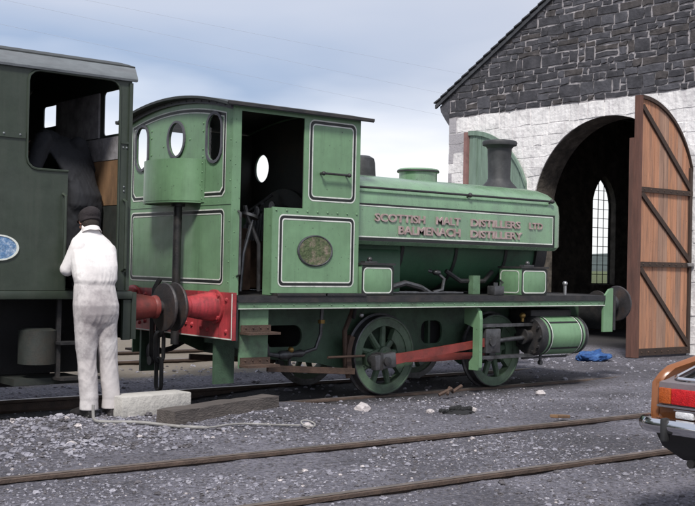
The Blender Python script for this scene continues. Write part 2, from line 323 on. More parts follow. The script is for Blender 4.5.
    lw = n.new('ShaderNodeLayerWeight'); lw.inputs['Blend'].default_value = 0.5; pw = n.new('ShaderNodeMath'); pw.operation = 'POWER'; pw.inputs[1].default_value = 4.0
    l.new(lw.outputs['Facing'], pw.inputs[0]); fr = n.new('ShaderNodeMath'); fr.operation = 'MULTIPLY_ADD'; fr.inputs[1].default_value = 0.4; fr.inputs[2].default_value = 0.04; l.new(pw.outputs[0], fr.inputs[0])
    l.new(fr.outputs[0], mx.inputs[0]); l.new(tr.outputs[0], mx.inputs[1]); l.new(gl.outputs[0], mx.inputs[2]); l.new(mx.outputs[0], o.inputs[0])
special_mats()

# ------------------------------------------------------------------ mesh builder
class MB:
    def __init__(s, m=None):
        s.bm = bmesh.new(); s.mats = []; s.cur = 0
        if m: s.m(m)
    def _flush(s):
        for fc in s.bm.faces:
            if fc.material_index == 0: fc.material_index = s.cur
    def m(s, name):
        s._flush()
        if name not in s.mats: s.mats.append(name)
        s.cur = s.mats.index(name)+1
        return s
    def box(s, x0, x1, y0, y1, z0, z1, bev=0.0, seg=2, rot=None):
        M = Matrix.Translation(((x0+x1)/2, (y0+y1)/2, (z0+z1)/2))
        if rot is not None: M = M @ rot
        M = M @ Matrix.Diagonal((abs(x1-x0), abs(y1-y0), abs(z1-z0), 1))
        g = bmesh.ops.create_cube(s.bm, size=1, matrix=M)
        if bev:
            ed = {e for v in g['verts'] for e in v.link_edges}
            bmesh.ops.bevel(s.bm, geom=list(ed), offset=bev, segments=seg, profile=0.5, affect='EDGES')
        return s
    def ring(s, pts):
        return [s.bm.verts.new(p) for p in pts]
    def loft(s, rings, cap=True, close=True):
        vs = [s.ring(r) for r in rings]
        n = len(vs[0])
        for a, b in zip(vs, vs[1:]):
            for i in range(n if close else n-1):
                j = (i+1) % n
                try: s.bm.faces.new((a[i], a[j], b[j], b[i]))
                except ValueError: pass
        if cap:
            try: s.bm.faces.new(list(reversed(vs[0])))
            except ValueError: pass
            try: s.bm.faces.new(vs[-1])
            except ValueError: pass
        return s
    def lathe(s, prof, o, ax, seg=28, cap=True):
        """prof: (distance along the axis, radius)"""
        o = Vector(o); ax = Vector(ax).normalized()
        p = ax.orthogonal().normalized(); q = ax.cross(p)
        rings = []
        for h, r in prof:
            rings.append([o+ax*h+(p*math.cos(2*math.pi*i/seg)+q*math.sin(2*math.pi*i/seg))*max(r, 1e-4) for i in range(seg)])
        return s.loft(rings, cap)
    def cyl(s, a, b, r, r2=None, seg=18, cap=True):
        a = Vector(a); b = Vector(b)
        return s.lathe([(0, r), ((b-a).length, r if r2 is None else r2)], a, b-a, seg, cap)
    def tube(s, pts, r, seg=8):
        pts = [Vector(p) for p in pts]
        prev = None; rings = []
        for i, p in enumerate(pts):
            d = (pts[min(i+1, len(pts)-1)]-pts[max(i-1, 0)]).normalized()
            if prev is None: a = d.orthogonal().normalized()
            else:
                a = prev-d*prev.dot(d)
                a = a.normalized() if a.length > 1e-5 else d.orthogonal().normalized()
            prev = a; b = d.cross(a)
            rad = r[i] if isinstance(r, (list, tuple)) else r
            rings.append([p+(a*math.cos(2*math.pi*k/seg)+b*math.sin(2*math.pi*k/seg))*rad for k in range(seg)])
        return s.loft(rings)
    def sphere(s, c, r, seg=14, rings=10, rot=None):
        if not isinstance(r, (tuple, list)): r = (r, r, r)
        M = Matrix.Translation(c)
        if rot is not None: M = M @ rot
        bmesh.ops.create_uvsphere(s.bm, u_segments=seg, v_segments=rings, radius=1, matrix=M @ Matrix.Diagonal((r[0], r[1], r[2], 1)))
        return s
    def plate(s, outer, holes, O, a, b, t, n=None):
        """flat plate: outline and holes in (a,b) axes, thickness t along n = a x b (or n)"""
        O = Vector(O); a = Vector(a); b = Vector(b); n = Vector(n) if n is not None else a.cross(b)
        loops = [outer]+list(holes)
        sets = []
        for k in (0, 1):
            if k and not t: break
            es = []; ls = []
            for lp in loops:
                vs = [s.bm.verts.new(O+a*p[0]+b*p[1]+n*(t*k)) for p in lp]
                ls.append(vs)
                for i in range(len(vs)): es.append(s.bm.edges.new((vs[i], vs[(i+1) % len(vs)])))
            if holes:
                bmesh.ops.triangle_fill(s.bm, use_beauty=True, use_dissolve=False, edges=es)
            else:
                s.bm.faces.new(ls[0])
            sets.append(ls)
        if t:
            for la, lb in zip(*sets):
                for i in range(len(la)):
                    j = (i+1) % len(la)
                    s.bm.faces.new((la[i], la[j], lb[j], lb[i]))
        return s
    def ribbon(s, path, path2, O, a, b):
        O = Vector(O); a = Vector(a); b = Vector(b)
        return s.loft([[O+a*p[0]+b*p[1] for p in path], [O+a*p[0]+b*p[1] for p in path2]], cap=False)
    def tf(s, M):
        bmesh.ops.transform(s.bm, matrix=M, verts=s.bm.verts); return s
    def mesh(s, name, smooth=35, merge=True, shift=None):
        s._flush()
        if shift is not None: bmesh.ops.translate(s.bm, vec=-Vector(shift), verts=s.bm.verts)
        bmesh.ops.recalc_face_normals(s.bm, faces=s.bm.faces)
        me = bpy.data.meshes.new(name)
        for fc in s.bm.faces: fc.material_index = max(0, fc.material_index-1); fc.smooth = bool(smooth)
        s.bm.to_mesh(me); s.bm.free()
        if smooth: me.set_sharp_from_angle(angle=R(smooth))
        for mm in s.mats: me.materials.append(MATS[mm])
        return me

BASE = {}
def tag(o, label=None, cat=None, group=None, kind=None):
    if label: o['label'] = label
    if cat: o['category'] = cat
    if group: o['group'] = group
    if kind: o['kind'] = kind
    return o
def thing(name, loc, label, cat, group=None):
    o = bpy.data.objects.new(name, None); COL.objects.link(o)
    o.empty_display_size = 0.2; o.location = loc; BASE[o.name] = Vector(loc)
    return tag(o, label, cat, group)
def clusters(mb, gap):
    """vertex sets of the pieces of a mesh that lie apart by more than gap"""
    bm = mb.bm; bm.verts.index_update(); n = len(bm.verts); up = list(range(n))
    def find(a):
        while up[a] != a: up[a] = up[up[a]]; a = up[a]
        return a
    for e in bm.edges:
        a, b = find(e.verts[0].index), find(e.verts[1].index)
        if a != b: up[a] = b
    box = {}
    for v in bm.verts:
        r = find(v.index); c = v.co; q = box.get(r)
        if q is None: box[r] = [c.x, c.y, c.z, c.x, c.y, c.z]
        else:
            for k in range(3): q[k] = min(q[k], c[k]); q[k+3] = max(q[k+3], c[k])
    items = [[b, [r]] for r, b in box.items()]
    done = False
    while not done:
        done = True; out_ = []
        for it in items:
            for o in out_:
                if all(it[0][k] <= o[0][k+3]+gap and o[0][k] <= it[0][k+3]+gap for k in range(3)):
                    for k in range(3): o[0][k] = min(o[0][k], it[0][k]); o[0][k+3] = max(o[0][k+3], it[0][k+3])
                    o[1] += it[1]; done = False; break
            else: out_.append(it)
        items = out_
    who = {r: i for i, it in enumerate(items) for r in it[1]}
    return len(items), [who[find(i)] for i in range(n)]
def part(name, mb, parent, smooth=35, label=None, gap=0.02):
    """mesh built in world coordinates, becomes a child of parent; pieces that lie apart become parts of their own"""
    base = BASE[parent.name]
    mb._flush()
    n, who = clusters(mb, gap) if len(mb.bm.verts) < 40000 and gap is not None else (1, None)
    made = []
    for c in range(n):
        q = mb
        if n > 1:
            q = MB(); q.bm = mb.bm.copy(); q.mats = list(mb.mats); q.cur = mb.cur
            q.bm.verts.ensure_lookup_table()
            bmesh.ops.delete(q.bm, geom=[v for v, w_ in zip(list(q.bm.verts), who) if w_ != c], context='VERTS')
        o = bpy.data.objects.new(name, q.mesh(name, smooth, shift=base)); COL.objects.link(o)
        o.parent = parent; BASE[o.name] = base
        if label: o['label'] = label
        made.append(o)
    if n > 1: mb.bm.free()
    return max(made, key=lambda o: len(o.data.vertices))
def solo(name, mb, loc, label, cat, group=None, smooth=35, kind=None):
    """a thing that is one mesh, built in world coordinates with its origin at loc"""
    o = bpy.data.objects.new(name, mb.mesh(name, smooth, shift=loc)); COL.objects.link(o)
    o.location = loc; BASE[o.name] = Vector(loc)
    return tag(o, label, cat, group, kind)
def rrect(u0, u1, v0, v1, r, n=6):
    pts = []
    for cx, cy, a0 in ((u1-r, v1-r, 0), (u0+r, v1-r, 90), (u0+r, v0+r, 180), (u1-r, v0+r, 270)):
        for i in range(n+1):
            a = R(a0+90*i/n); pts.append((cx+r*math.cos(a), cy+r*math.sin(a)))
    return pts
def ell(cx, cy, rx, ry, n=32):
    return [(cx+rx*math.cos(2*math.pi*i/n), cy+ry*math.sin(2*math.pi*i/n)) for i in range(n)]
def lining(mb, u0, u1, v0, v1, r, O, a, b, w=0.013, k=0.030, off=0.003):
    """white / black / white coach line laid 3 mm proud of a panel"""
    n = Vector(a).cross(Vector(b)).normalized()
    O = Vector(O)+n*off
    d = 0
    for mname, ww in (('lining_white', w), ('lining_black', k), ('lining_white', w)):
        mb.m(mname)
        mb.ribbon(rrect(u0+d, u1-d, v0+d, v1-d, max(r-d*0.6, 0.01)), rrect(u0+d+ww, u1-d-ww, v0+d+ww, v1-d-ww, max(r-(d+ww)*0.6, 0.01)), O, a, b)
        d += ww
def rivets(mb, pts, n, r=0.012):
    n = Vector(n)
    for p in pts:
        p = Vector(p); mb.lathe([(0, r), (r*0.55, r*0.8), (r*0.85, r*0.3)], p, n, 6)
def lerp(a, b, n): return [Vector(a)+(Vector(b)-Vector(a))*i/(n-1) for i in range(n)]
def sstep(a, b, x):
    t = min(1, max(0, (x-a)/(b-a))); return t*t*(3-2*t)

# ------------------------------------------------------------------ ground, far hills
def gz(x, y, rough=True):
    # low cinder bank beside the left engine, level ground by the wheels and the shed
    if y < -1.45: a = 0.045+0.075*sstep(-3.2, -1.7, y)
    elif y < 0: a = 0.12-0.25*sstep(-1.45, -0.86, y)
    else: a = -0.13+0.10*sstep(0.9, 1.6, y)
    if y < 0: b = 0.045-0.075*sstep(-3.4, -1.0, y)
    else: b = -0.04+0.03*sstep(0.7, 1.4, y)
    w = sstep(6.3, 8.0, x)
    z = a*(1-w)+b*w
    w2 = sstep(11.2, 13.6, x)*sstep(-3.2, -0.5, y)
    z = z*(1-w2)+0.012*w2
    if abs(x) < 40 and abs(y) < 40 and rough:
        v = Vector((x*1.3, y*1.3, 0))
        z += 0.014*mnoise.noise(v)+0.010*mnoise.noise(v*4.1)+0.007*mnoise.noise(v*11)
    if x > 45 or y > 30 or y < -40 or x < -40: z += 0.3*mnoise.noise(Vector((x*0.02, y*0.02, 3)))
    return z
def axis(lo, hi, st, far):
    c = list(np.arange(lo, hi, st)); d = st
    v = hi
    up = []
    while v < far: up.append(v); d *= 1.28; v += d
    up.append(far)
    d = st; v = lo-st; dn = []
    while v > -far: dn.append(v); d *= 1.28; v -= d
    dn.append(-far)
    return list(reversed(dn))+c+up
xs = axis(2.0, 18.5, 0.055, 4000); ys = axis(-7.2, 3.0, 0.055, 4000)
vs = [(x, y, gz(x, y)) for y in ys for x in xs]
nx = len(xs)
fs = [(j*nx+i, j*nx+i+1, (j+1)*nx+i+1, (j+1)*nx+i) for j in range(len(ys)-1) for i in range(nx-1)]
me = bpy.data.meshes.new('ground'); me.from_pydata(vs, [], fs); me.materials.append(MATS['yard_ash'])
me.polygons.foreach_set('use_smooth', [True]*len(me.polygons))
go = bpy.data.objects.new('ground', me); COL.objects.link(go)
tag(go, 'dark cinder and gravel ground of the railway yard', 'ground', kind='structure')

hb = MB('hill_heather')
hv = []
for k in range(0, 121):
    a = R(-30+150*k/120)
    h = 26+12*mnoise.noise(Vector((k*0.11, 0, 1)))+5*mnoise.noise(Vector((k*0.4, 2, 1)))
    row = []
    for q, (d, hh) in enumerate(((1500, -2), (1750, h*0.55), (2100, h*1.2), (2500, h*1.5), (3000, -2))):
        row.append((d*math.cos(a), d*math.sin(a), hh+(3*mnoise.noise(Vector((k*0.7, q, 0))) if 0 < q < 4 else 0)))
    hv.append(row)
hb.loft(hv, cap=False, close=False)
solo('hills', hb, (0, 0, 0), 'low dark heather hills on the far horizon', 'hills', kind='structure')

# loose ballast and clinker
def stone(bm, x, y, z, r, mi, flat=0.65):
    k = 8
    pts = []
    ph = random.random()*6.28
    for ring_, (rz, rh) in enumerate(((0.75, -0.5), (1.0, 0.1), (0.6, 0.75))):
        n = 5
        pts.append([bm.verts.new((x+r*rz*random.uniform(0.7, 1.25)*math.cos(ph+6.283*i/n+ring_*0.6), y+r*rz*random.uniform(0.7, 1.25)*math.sin(ph+6.283*i/n+ring_*0.6), z+r*flat*(rh+random.uniform(-0.2, 0.2)))) for i in range(n)])
    for a, b in zip(pts, pts[1:]):
        for i in range(5):
            fc = bm.faces.new((a[i], a[(i+1) % 5], b[(i+1) % 5], b[i])); fc.material_index = mi
    fc = bm.faces.new(pts[-1]); fc.material_index = mi
gb = MB(); gb.mats = ['gravel_a', 'gravel_b', 'gravel_c', 'stone_pale']
cnt = 0
while cnt < 27000:
    x = random.uniform(2.3, 17.2); y = random.uniform(-6.9, -0.86)
    # distance falloff and patchiness
    dist = math.hypot(x, y+10.6)
    if random.random() > (6.0/dist)**1.2: continue
    pv = mnoise.noise(Vector((x*0.55, y*0.8, 5)))+0.5*mnoise.noise(Vector((x*1.9, y*2.3, 9)))
    left = sstep(7.0, 4.5, x)*sstep(-3.6, -2.6, y)
    if random.random() > 0.36+0.85*pv+0.60*left: continue
    if abs(y-(-3.58-0.028*x)) < 0.06 or abs(y-(-5.085-0.028*x)) < 0.06: continue
    if x > 15.7 and y > 0.8: continue
    r = min(0.026, random.lognormvariate(math.log(0.0060), 0.55))*(1+0.75*left)
    mi = random.choices((1, 2, 3, 4), (0.50, 0.16, 0.32, 0.02))[0]
    stone(gb.bm, x, y, gz(x, y)+r*0.18, r, mi); cnt += 1
for k in range(1500):   # clinker between the loco rails and the ground by the shed
    x = random.uniform(3, 16); y = random.uniform(-0.7, 3.5); r = min(0.05, random.lognormvariate(math.log(0.016), 0.5))
    stone(gb.bm, x, y, gz(x, y)+r*0.18, r, random.choice((1, 2, 3)))
solo('gravel', gb, (0, 0, 0), 'loose grey ballast chips and clinker strewn over the yard', 'gravel', kind='stuff', smooth=0)

# ------------------------------------------------------------------ rails
def rail(name, x0, y0, x1, y1, ztop, label, group):
    mb = MB('rail_rust')
    d = Vector((x1-x0, y1-y0, 0)); ln = d.length; d.normalize(); nrm = Vector((-d.y, d.x, 0))
    prof = [(-0.065, -0.14), (0.065, -0.14), (0.065, -0.128), (0.010, -0.112), (0.009, -0.04), (0.034, -0.03), (0.035, -0.008), (0.027, -0.001), (-0.027, -0.001), (-0.035, -0.008), (-0.034, -0.03), (-0.009, -0.04), (-0.010, -0.112), (-0.065, -0.128)]
    n = max(2, int(ln/0.5)); rings = []
    for i in range(n+1):
        p = Vector((x0, y0, ztop))+d*(ln*i/n)
        p += nrm*0.008*mnoise.noise(p*0.7)+Vector((0, 0, 0.006*mnoise.noise(p*0.5+Vector((9, 0, 0)))))
        rings.append([p+nrm*a+Vector((0, 0, b)) for a, b in prof])
    mb.loft(rings)
    mb.m('rail_top')
    mb.loft([[r[7]+Vector((0, 0, 0.003)), r[8]+Vector((0, 0, 0.003))] for r in rings], cap=False, close=False)
    return solo(name, mb, (x0, y0, ztop-0.14), label, 'rail', group)
rail('rail', -14, -3.58+0.028*14, 24, -3.58-0.028*24, 0.088, 'rusty foreground rail sunk in the cinders, the one nearer the engines', 'rails of the foreground siding')
rail('rail', -14, -5.085+0.028*14, 24, -5.085-0.028*24, 0.088, 'rusty foreground rail sunk in the cinders, the one running just beside the orange car', 'rails of the foreground siding')
rail('rail', -25, -0.7525, 14.4, -0.7525, 0.0, 'near rail under the wheels of the green tank engine', 'rails under the engines')
rail('rail', -25, 0.7525, 14.4, 0.7525, 0.0, 'far rail under the green tank engine, behind its near wheels', 'rails under the engines')
rail('rail', -25, 3.9, 12, 3.9, 0.05, 'rail on the pale ballast behind the engines, nearer of the two', 'rails of the siding behind the engines')
rail('rail', -25, 5.4, 12, 5.4, 0.05, 'rail on the pale ballast behind the engines, farther of the two', 'rails of the siding behind the engines')

# ------------------------------------------------------------------ engine shed
GX = 17.4; AC = 3.05; AR = 1.86; AZ = 2.63; YL = 7.42; YR = -1.32; RIDGE = 7.86; SL = 0.566; ZB = 4.82
shed = thing('engine_shed', (GX+6, AC, 0), 'stone engine shed with whitewashed lower gable, dark rubble above and open arched doorway', 'shed')
def roof_z(y): return RIDGE-SL*abs(y-AC)
arch = [(AC-AR, -0.3)]+[(AC-AR*math.cos(R(180*i/32)), AZ+AR*math.sin(R(180*i/32))) for i in range(33)]+[(AC+AR, -0.3)]
gable_out = [(YR, -0.3)]+arch+[(YL, -0.3), (YL, roof_z(YL)-0.03), (AC, RIDGE-0.03), (YR, roof_z(YR)-0.03)]
w = MB('rubble_inside')
w.plate(gable_out, [], (GX+0.03, 0, 0), (0, 1, 0), (0, 0, 1), 0.6, n=(1, 0, 0))
wall = part('gable_wall', w, shed, smooth=0)

def clip(poly, ny, nz, d):      # keep ny*y+nz*z <= d
    o = []
    for i in range(len(poly)):
        p, q = poly[i], poly[(i+1) % len(poly)]
        a = ny*p[0]+nz*p[1]-d; b = ny*q[0]+nz*q[1]-d
        if a <= 0: o.append(p)
        if (a < 0 < b) or (b < 0 < a):
            t = a/(a-b); o.append((p[0]+(q[0]-p[0])*t, p[1]+(q[1]-p[1])*t))
    return o
def inside_arch(y, z, m=0.0):
    if z < AZ: return abs(y-AC) < AR+m
    return math.hypot(y-AC, z-AZ) < AR+m
def push(p):
    y, z = p
    if not inside_arch(y, z): return p
    if z < AZ: return (AC+(AR if y > AC else -AR), z)
    d = math.hypot(y-AC, z-AZ)
    return (AC+(y-AC)/d*AR, AZ+(z-AZ)/d*AR) if d > 1e-3 else p
def face_block(mb, poly, prot, jit):
    if len(poly) < 3: return
    ar = 0.5*abs(sum(poly[i][0]*poly[(i+1) % len(poly)][1]-poly[(i+1) % len(poly)][0]*poly[i][1] for i in range(len(poly))))
    if ar < 0.0025: return
    cy = sum(p[0] for p in poly)/len(poly); cz = sum(p[1] for p in poly)/len(poly)
    base = [(GX+0.035, p[0], p[1]) for p in poly]
    mid = [(GX-prot*0.55+random.uniform(-jit, jit), p[0]+(cy-p[0])*0.02, p[1]+(cz-p[1])*0.02) for p in poly]
    def ins(p, q):
        dy, dz = cy-p[0], cz-p[1]; d = math.hypot(dy, dz)+1e-6
        return (p[0]+dy/d*q, p[1]+dz/d*q)
    top = [(GX-prot+random.uniform(-jit, jit),)+ins(p, 0.011) for p in poly]
    mb.loft([base, mid, top])
# mortar face of the upper gable, white face of the lower wall
mo = MB('mortar'); up = [(YR, ZB-0.06), (YL, ZB-0.06), (YL, roof_z(YL)-0.03), (AC, RIDGE-0.03), (YR, roof_z(YR)-0.03)]
mo.plate(up, [], (GX, 0, 0), (0, 1, 0), (0, 0, 1), 0.028, n=(1, 0, 0))
z = ZB
while z < RIDGE-0.1:
    h = random.choice((0.12, 0.15, 0.18, 0.22, 0.26))
    y = YR+random.uniform(-0.4, 0)
    while y < YL:
        wd_ = random.choice((0.17, 0.24, 0.31, 0.40, 0.52))*random.uniform(0.85, 1.15)
        rows = [(z, z+h)]
        if h > 0.20 and random.random() < 0.35:
            zz = z+h*random.uniform(0.4, 0.6); rows = [(z, zz), (zz, z+h)]
        for (za, zb) in rows:
            subs = [(y, y+wd_)]
            if len(rows) == 2 and wd_ > 0.36 and random.random() < 0.5:
                yy = y+wd_*random.uniform(0.35, 0.65); subs = [(y, yy), (yy, y+wd_)]
            for ya, yb in subs:
                g = random.uniform(0.008, 0.018); j = lambda: random.uniform(-0.017, 0.017)
                p = [(ya+g+j(), za+g+j()), ((ya+yb)/2, za+g+j()), (yb-g+j(), za+g+j()), (yb-g+j(), (za+zb)/2), (yb-g+j(), zb-g+j()), ((ya+yb)/2, zb-g+j()), (ya+g+j(), zb-g+j()), (ya+g+j(), (za+zb)/2)]
                p = clip(p, SL, 1, RIDGE+SL*AC-0.08); p = clip(p, -SL, 1, RIDGE-SL*AC-0.08); p = clip(p, 1, 0, YL); p = clip(p, -1, 0, -YR)
                mo.m(random.choices(('stone_dark', 'stone_mid', 'stone_brown'), (0.62, 0.22, 0.16))[0])
                face_block(mo, p, random.uniform(0.012, 0.034), 0.005)
        y += wd_
    z += h
part('rubble_masonry', mo, shed, smooth=0, gap=None)
ww = MB('whitewash')
low = [(YR, -0.3)]+arch+[(YL, -0.3), (YL, ZB-0.06), (YR, ZB-0.06)]
ww.plate(low, [], (GX+0.004, 0, 0), (0, 1, 0), (0, 0, 1), 0.024, n=(1, 0, 0))
z = -0.1
while z < ZB-0.02:
    h = random.choice((0.16, 0.2, 0.24, 0.29))
    if z+h > ZB-0.08: h = ZB-0.012-z
    y = YR+random.uniform(-0.4, 0)
    while y < YL:
        wd_ = random.choice((0.24, 0.34, 0.44, 0.56))*random.uniform(0.85, 1.15)
        g = 0.003; j = lambda: random.uniform(-0.012, 0.012)
        p = [(y+g+j(), z+g+j()), (y+wd_/2, z+g+j()), (y+wd_-g+j(), z+g+j()), (y+wd_-g+j(), z+h-g+j()), (y+wd_/2, z+h-g+j()), (y+g+j(), z+h-g+j())]
        p = clip(p, 1, 0, YL); p = clip(p, -1, 0, -YR)
        if len(p) > 2 and not inside_arch(y+wd_/2, z+h/2, 0.03):
            p = [push(q) for q in p]
            ww.m('quoin_grey' if (y+wd_ > YL-0.05 and random.random() < 0.6) or random.random() < 0.02 else 'whitewash')
            face_block(ww, p, random.uniform(0.001, 0.010), 0.003)
        y += wd_
    z += h
part('whitewashed_masonry', ww, shed, smooth=0, gap=None)
# side and rear walls with pointed windows
LEN = 15.0
def pointed(cx, half, z0, zs, n=8):
    pts = [(cx-half, z0), (cx+half, z0), (cx+half, zs)]
    rad = half*2
    for i in range(1, n): a = R(60*i/n); pts.append((cx-half+rad*math.cos(a), zs+rad*math.sin(a)))
    pts.append((cx, zs+rad*math.sin(R(60))))
    for i in range(n-1, 0, -1): a = R(60*i/n); pts.append((cx+half-rad*math.cos(a), zs+rad*math.sin(a)))
    pts.append((cx-half, zs))
    return pts
for side, yy, nn in (('left', YL-0.24, 1), ('right', YR+0.0, 1)):
    wcx = (22.62, 27.6) if side == 'left' else (25.5,)
    holes = [pointed(c, 0.46, 1.14, 3.08) for c in wcx]
    mb = MB('rubble_inside')
    mb.plate([(GX+0.632, -0.3), (GX+LEN, -0.3), (GX+LEN, roof_z(YL)-0.05), (GX+0.632, roof_z(YL)-0.05)], holes, (0, yy, 0), (1, 0, 0), (0, 0, 1), 0.235, n=(0, 1, 0))
    part('side_wall', mb, shed, smooth=0)
    for c in wcx:
        fr = MB('soot_black'); yf = yy+0.17
        fr.plate(pointed(c, 0.46, 1.14, 3.08), [pointed(c, 0.435, 1.17, 3.08)], (0, yf, 0), (1, 0, 0), (0, 0, 1), 0.04, n=(0, 1, 0))
        for k in range(1, 4):
            xx = c-0.44+0.88*k/4; hh = math.sqrt(max(0.0, 0.92**2-(0.46+abs(xx-c))**2))
            fr.box(xx-0.009, xx+0.009, yf+0.020, yf+0.032, 1.16, 3.08+hh-0.02)
        for k in range(1, 11):
            zz = 1.16+0.235*k; hw = 0.45 if zz < 3.08 else math.sqrt(max(0, 0.92**2-(zz-3.08)**2))-0.46
            if hw > 0.05: fr.box(c-hw, c+hw, yf+0.021, yf+0.033, zz-0.007, zz+0.007)
        fo = part('window', fr, shed, smooth=0)
        pn = MB('window_glass'); pn.plate(pointed(c, 0.44, 1.16, 3.08), [], (0, yf+0.028, 0), (1, 0, 0), (0, 0, 1), 0)
        part('pane', pn, fo, smooth=0)
mb = MB('rubble_inside')
mb.plate([(YR+0.502, -0.3), (YL-0.502, -0.3), (YL-0.502, roof_z(YL-0.5)-0.06), (AC, RIDGE-0.06), (YR+0.502, roof_z(YR+0.5)-0.06)], [], (GX+LEN-0.5, 0, 0), (0, 1, 0), (0, 0, 1), 0.49, n=(1, 0, 0))
part('rear_wall', mb, shed, smooth=0)
rf = MB('slate')
for sgn in (1, -1):
    ye = AC+sgn*(YL-AC+0.42); ze = roof_z(ye)
    n_ = 22
    for k in range(n_):     # slate courses, each lapping the next
        t0, t1 = k/n_, (k+1)/n_
        ya, za = AC+(ye-AC)*t0, RIDGE+(ze-RIDGE)*t0; yb, zb = AC+(ye-AC)*t1, RIDGE+(ze-RIDGE)*t1
        rf.loft([[(x, ya, za+0.035), (x, yb, zb+0.06), (x, yb, zb+0.035), (x, ya, za+0.0)] for x in (GX-0.10, GX+LEN+0.1)])
roof = part('roof', rf, shed, smooth=0)
vg = MB('slate')
for sgn in (1, -1):
    ye = AC+sgn*(YL-AC+0.40)
    vg.loft([[(x, AC, RIDGE-0.005), (x, AC, RIDGE-0.095), (x, ye, roof_z(ye)-0.095), (x, ye, roof_z(ye)-0.005)] for x in (GX-0.07, GX-0.02)])
part('verge', vg, roof, smooth=0)
kn = MB('stone_mid')
for yy, sg in ((YL, 1), (YR, -1)):
    kn.plate([(0, 4.66), (0.12*sg, 4.80), (0.26*sg, 4.98), (0.30*sg, roof_z(YL+0.30)-0.11), (0, roof_z(YL)-0.11)], [], (GX-0.012, yy, 0), (0, 1, 0), (0, 0, 1), 0.5, n=(1, 0, 0))
part('kneeler', kn, shed, smooth=0)
for k in range(4):
    tr = MB('truss_timber'); xx = GX+2.0+k*3.4
    tr.box(xx, xx+0.14, YR+0.52, YL-0.52, 4.9, 5.1)
    for sg in (1, -1):
        a = Vector((xx+0.07, AC, 7.55)); b = Vector((xx+0.07, AC+sg*3.7, 5.3)); tr.tube([a, b], 0.09, 4)
        tr.tube([(xx+0.07, AC+sg*0.1, 5.1), (xx+0.07, AC+sg*1.9, 6.35)], 0.06, 4)
    part('roof_truss', tr, shed, smooth=0)

# ------------------------------------------------------------------ shed doors
rd = thing('shed_door', (GX, 1.15, 0), 'weathered orange board door leaf with dark diagonal braces, standing open beside the shed arch', 'shed door')
X0, X1 = 15.86, 17.36; YD = 1.13
def leaf_top(s, n=18):
    return 2.72+1.76*math.sqrt(max(0, 1-(s/1.60)**2))
for k in range(11):
    pass
bo = MB('door_boards'); nb = 11
for k in range(nb):
    s0 = 0.0+1.50*k/nb; s1 = 1.50*(k+1)/nb-0.006
    pts = [(X0+s0, 0.06), (X0+s1, 0.06)]+[(X0+s1+(s0-s1)*i/4, leaf_top(s1+(s0-s1)*i/4)) for i in range(5)]
    dy_ = random.uniform(-0.003, 0.003); bo.m(random.choice(('door_boards', 'door_boards', 'door_boards_grey', 'door_boards_warm')))
    bo.plate(pts, [], (0, YD+dy_, 0), (1, 0, 0), (0, 0, 1), 0.035, n=(0, 1, 0))
part('boards', bo, rd, smooth=0)
st = MB('stile_brown')
st.box(X0-0.10, X0-0.004, YD-0.05, YD+0.05, 0.02, 4.50)
st.box(X0-0.10, X0-0.02, YD+0.052, YD+0.15, 0.02, 3.78)
part('stile', st, rd, smooth=0)
br = MB('dark_timber')
arc_o = [(X0+1.50*i/16, leaf_top(1.50*i/16)+0.035) for i in range(17)]; arc_i = [(X0+1.50*i/16, leaf_top(1.50*i/16)-0.03) for i in range(17)]
br.plate(arc_o+list(reversed(arc_i)), [], (0, YD-0.045, 0), (1, 0, 0), (0, 0, 1), 0.10, n=(0, 1, 0))
for zz, hh in ((2.90, 0.085), (1.62, 0.085), (0.11, 0.12)):
    br.box(X0, X1, YD-0.045, YD-0.002, zz-hh/2, zz+hh/2)
def brace(xa, za, xb, zb, wdt=0.085):
    d = Vector((xb-xa, 0, zb-za)); n_ = Vector((-d.z, 0, d.x)).normalized()*wdt/2
    P = [(xa+n_.x, za+n_.z), (xb+n_.x, zb+n_.z), (xb-n_.x, zb-n_.z), (xa-n_.x, za-n_.z)]
    br.plate(P, [], (0, YD-0.041, 0), (1, 0, 0), (0, 0, 1), 0.036, n=(0, 1, 0))
brace(X0+0.02, 4.33, X1-0.04, 2.98); brace(X0+0.02, 2.84, X1-0.04, 1.70); brace(X0+0.02, 1.55, X1-0.04, 0.20)
br.box(X1-0.07, X1, YD-0.04, YD+0.03, 0.06, leaf_top(1.49))
br.m('rusty_iron')
for zz in (2.90, 1.62, 0.11): rivets(br, lerp((X0+0.08, YD-0.046, zz), (X1-0.1, YD-0.046, zz), 8), (0, -1, 0), 0.016)
part('brace', br, rd, smooth=0)
hk = MB('bright_steel'); hk.box(X1-0.16, X1+0.03, YD-0.085, YD-0.047, 1.60, 1.66, 0.008); part('latch', hk, rd)
ld = thing('shed_door', (GX, 4.95, 0), 'faded green arched door leaf folded back flat against the whitewashed gable', 'shed door')
gd = MB('door_green'); YA, YB = 5.02, 6.68
def ltop(y): s = (6.68-y)/1.75; return 2.72+1.72*math.sqrt(max(0, 1-s*s))
nb = 9
for k in range(nb):
    a = YA+(YB-YA)*k/nb; b = YA+(YB-YA)*(k+1)/nb-0.008
    pts = [(a, 0.05), (b, 0.05)]+[(b+(a-b)*i/4, ltop(b+(a-b)*i/4)) for i in range(5)]
    gd.plate(pts, [], (GX-0.10, 0, 0), (0, 1, 0), (0, 0, 1), 0.04, n=(1, 0, 0))
part('boards', gd, ld, smooth=0)
fr = MB('door_green')
fr.plate([(YA+(YB-YA)*i/16, ltop(YA+(YB-YA)*i/16)+0.03) for i in range(17)]+[(YB-(YB-YA)*i/16, ltop(YB-(YB-YA)*i/16)-0.07) for i in range(17)], [], (GX-0.14, 0, 0), (0, 1, 0), (0, 0, 1), 0.035, n=(1, 0, 0))
fr.box(GX-0.14, GX-0.104, YB-0.26, YB-0.16, 0.05, 4.30)
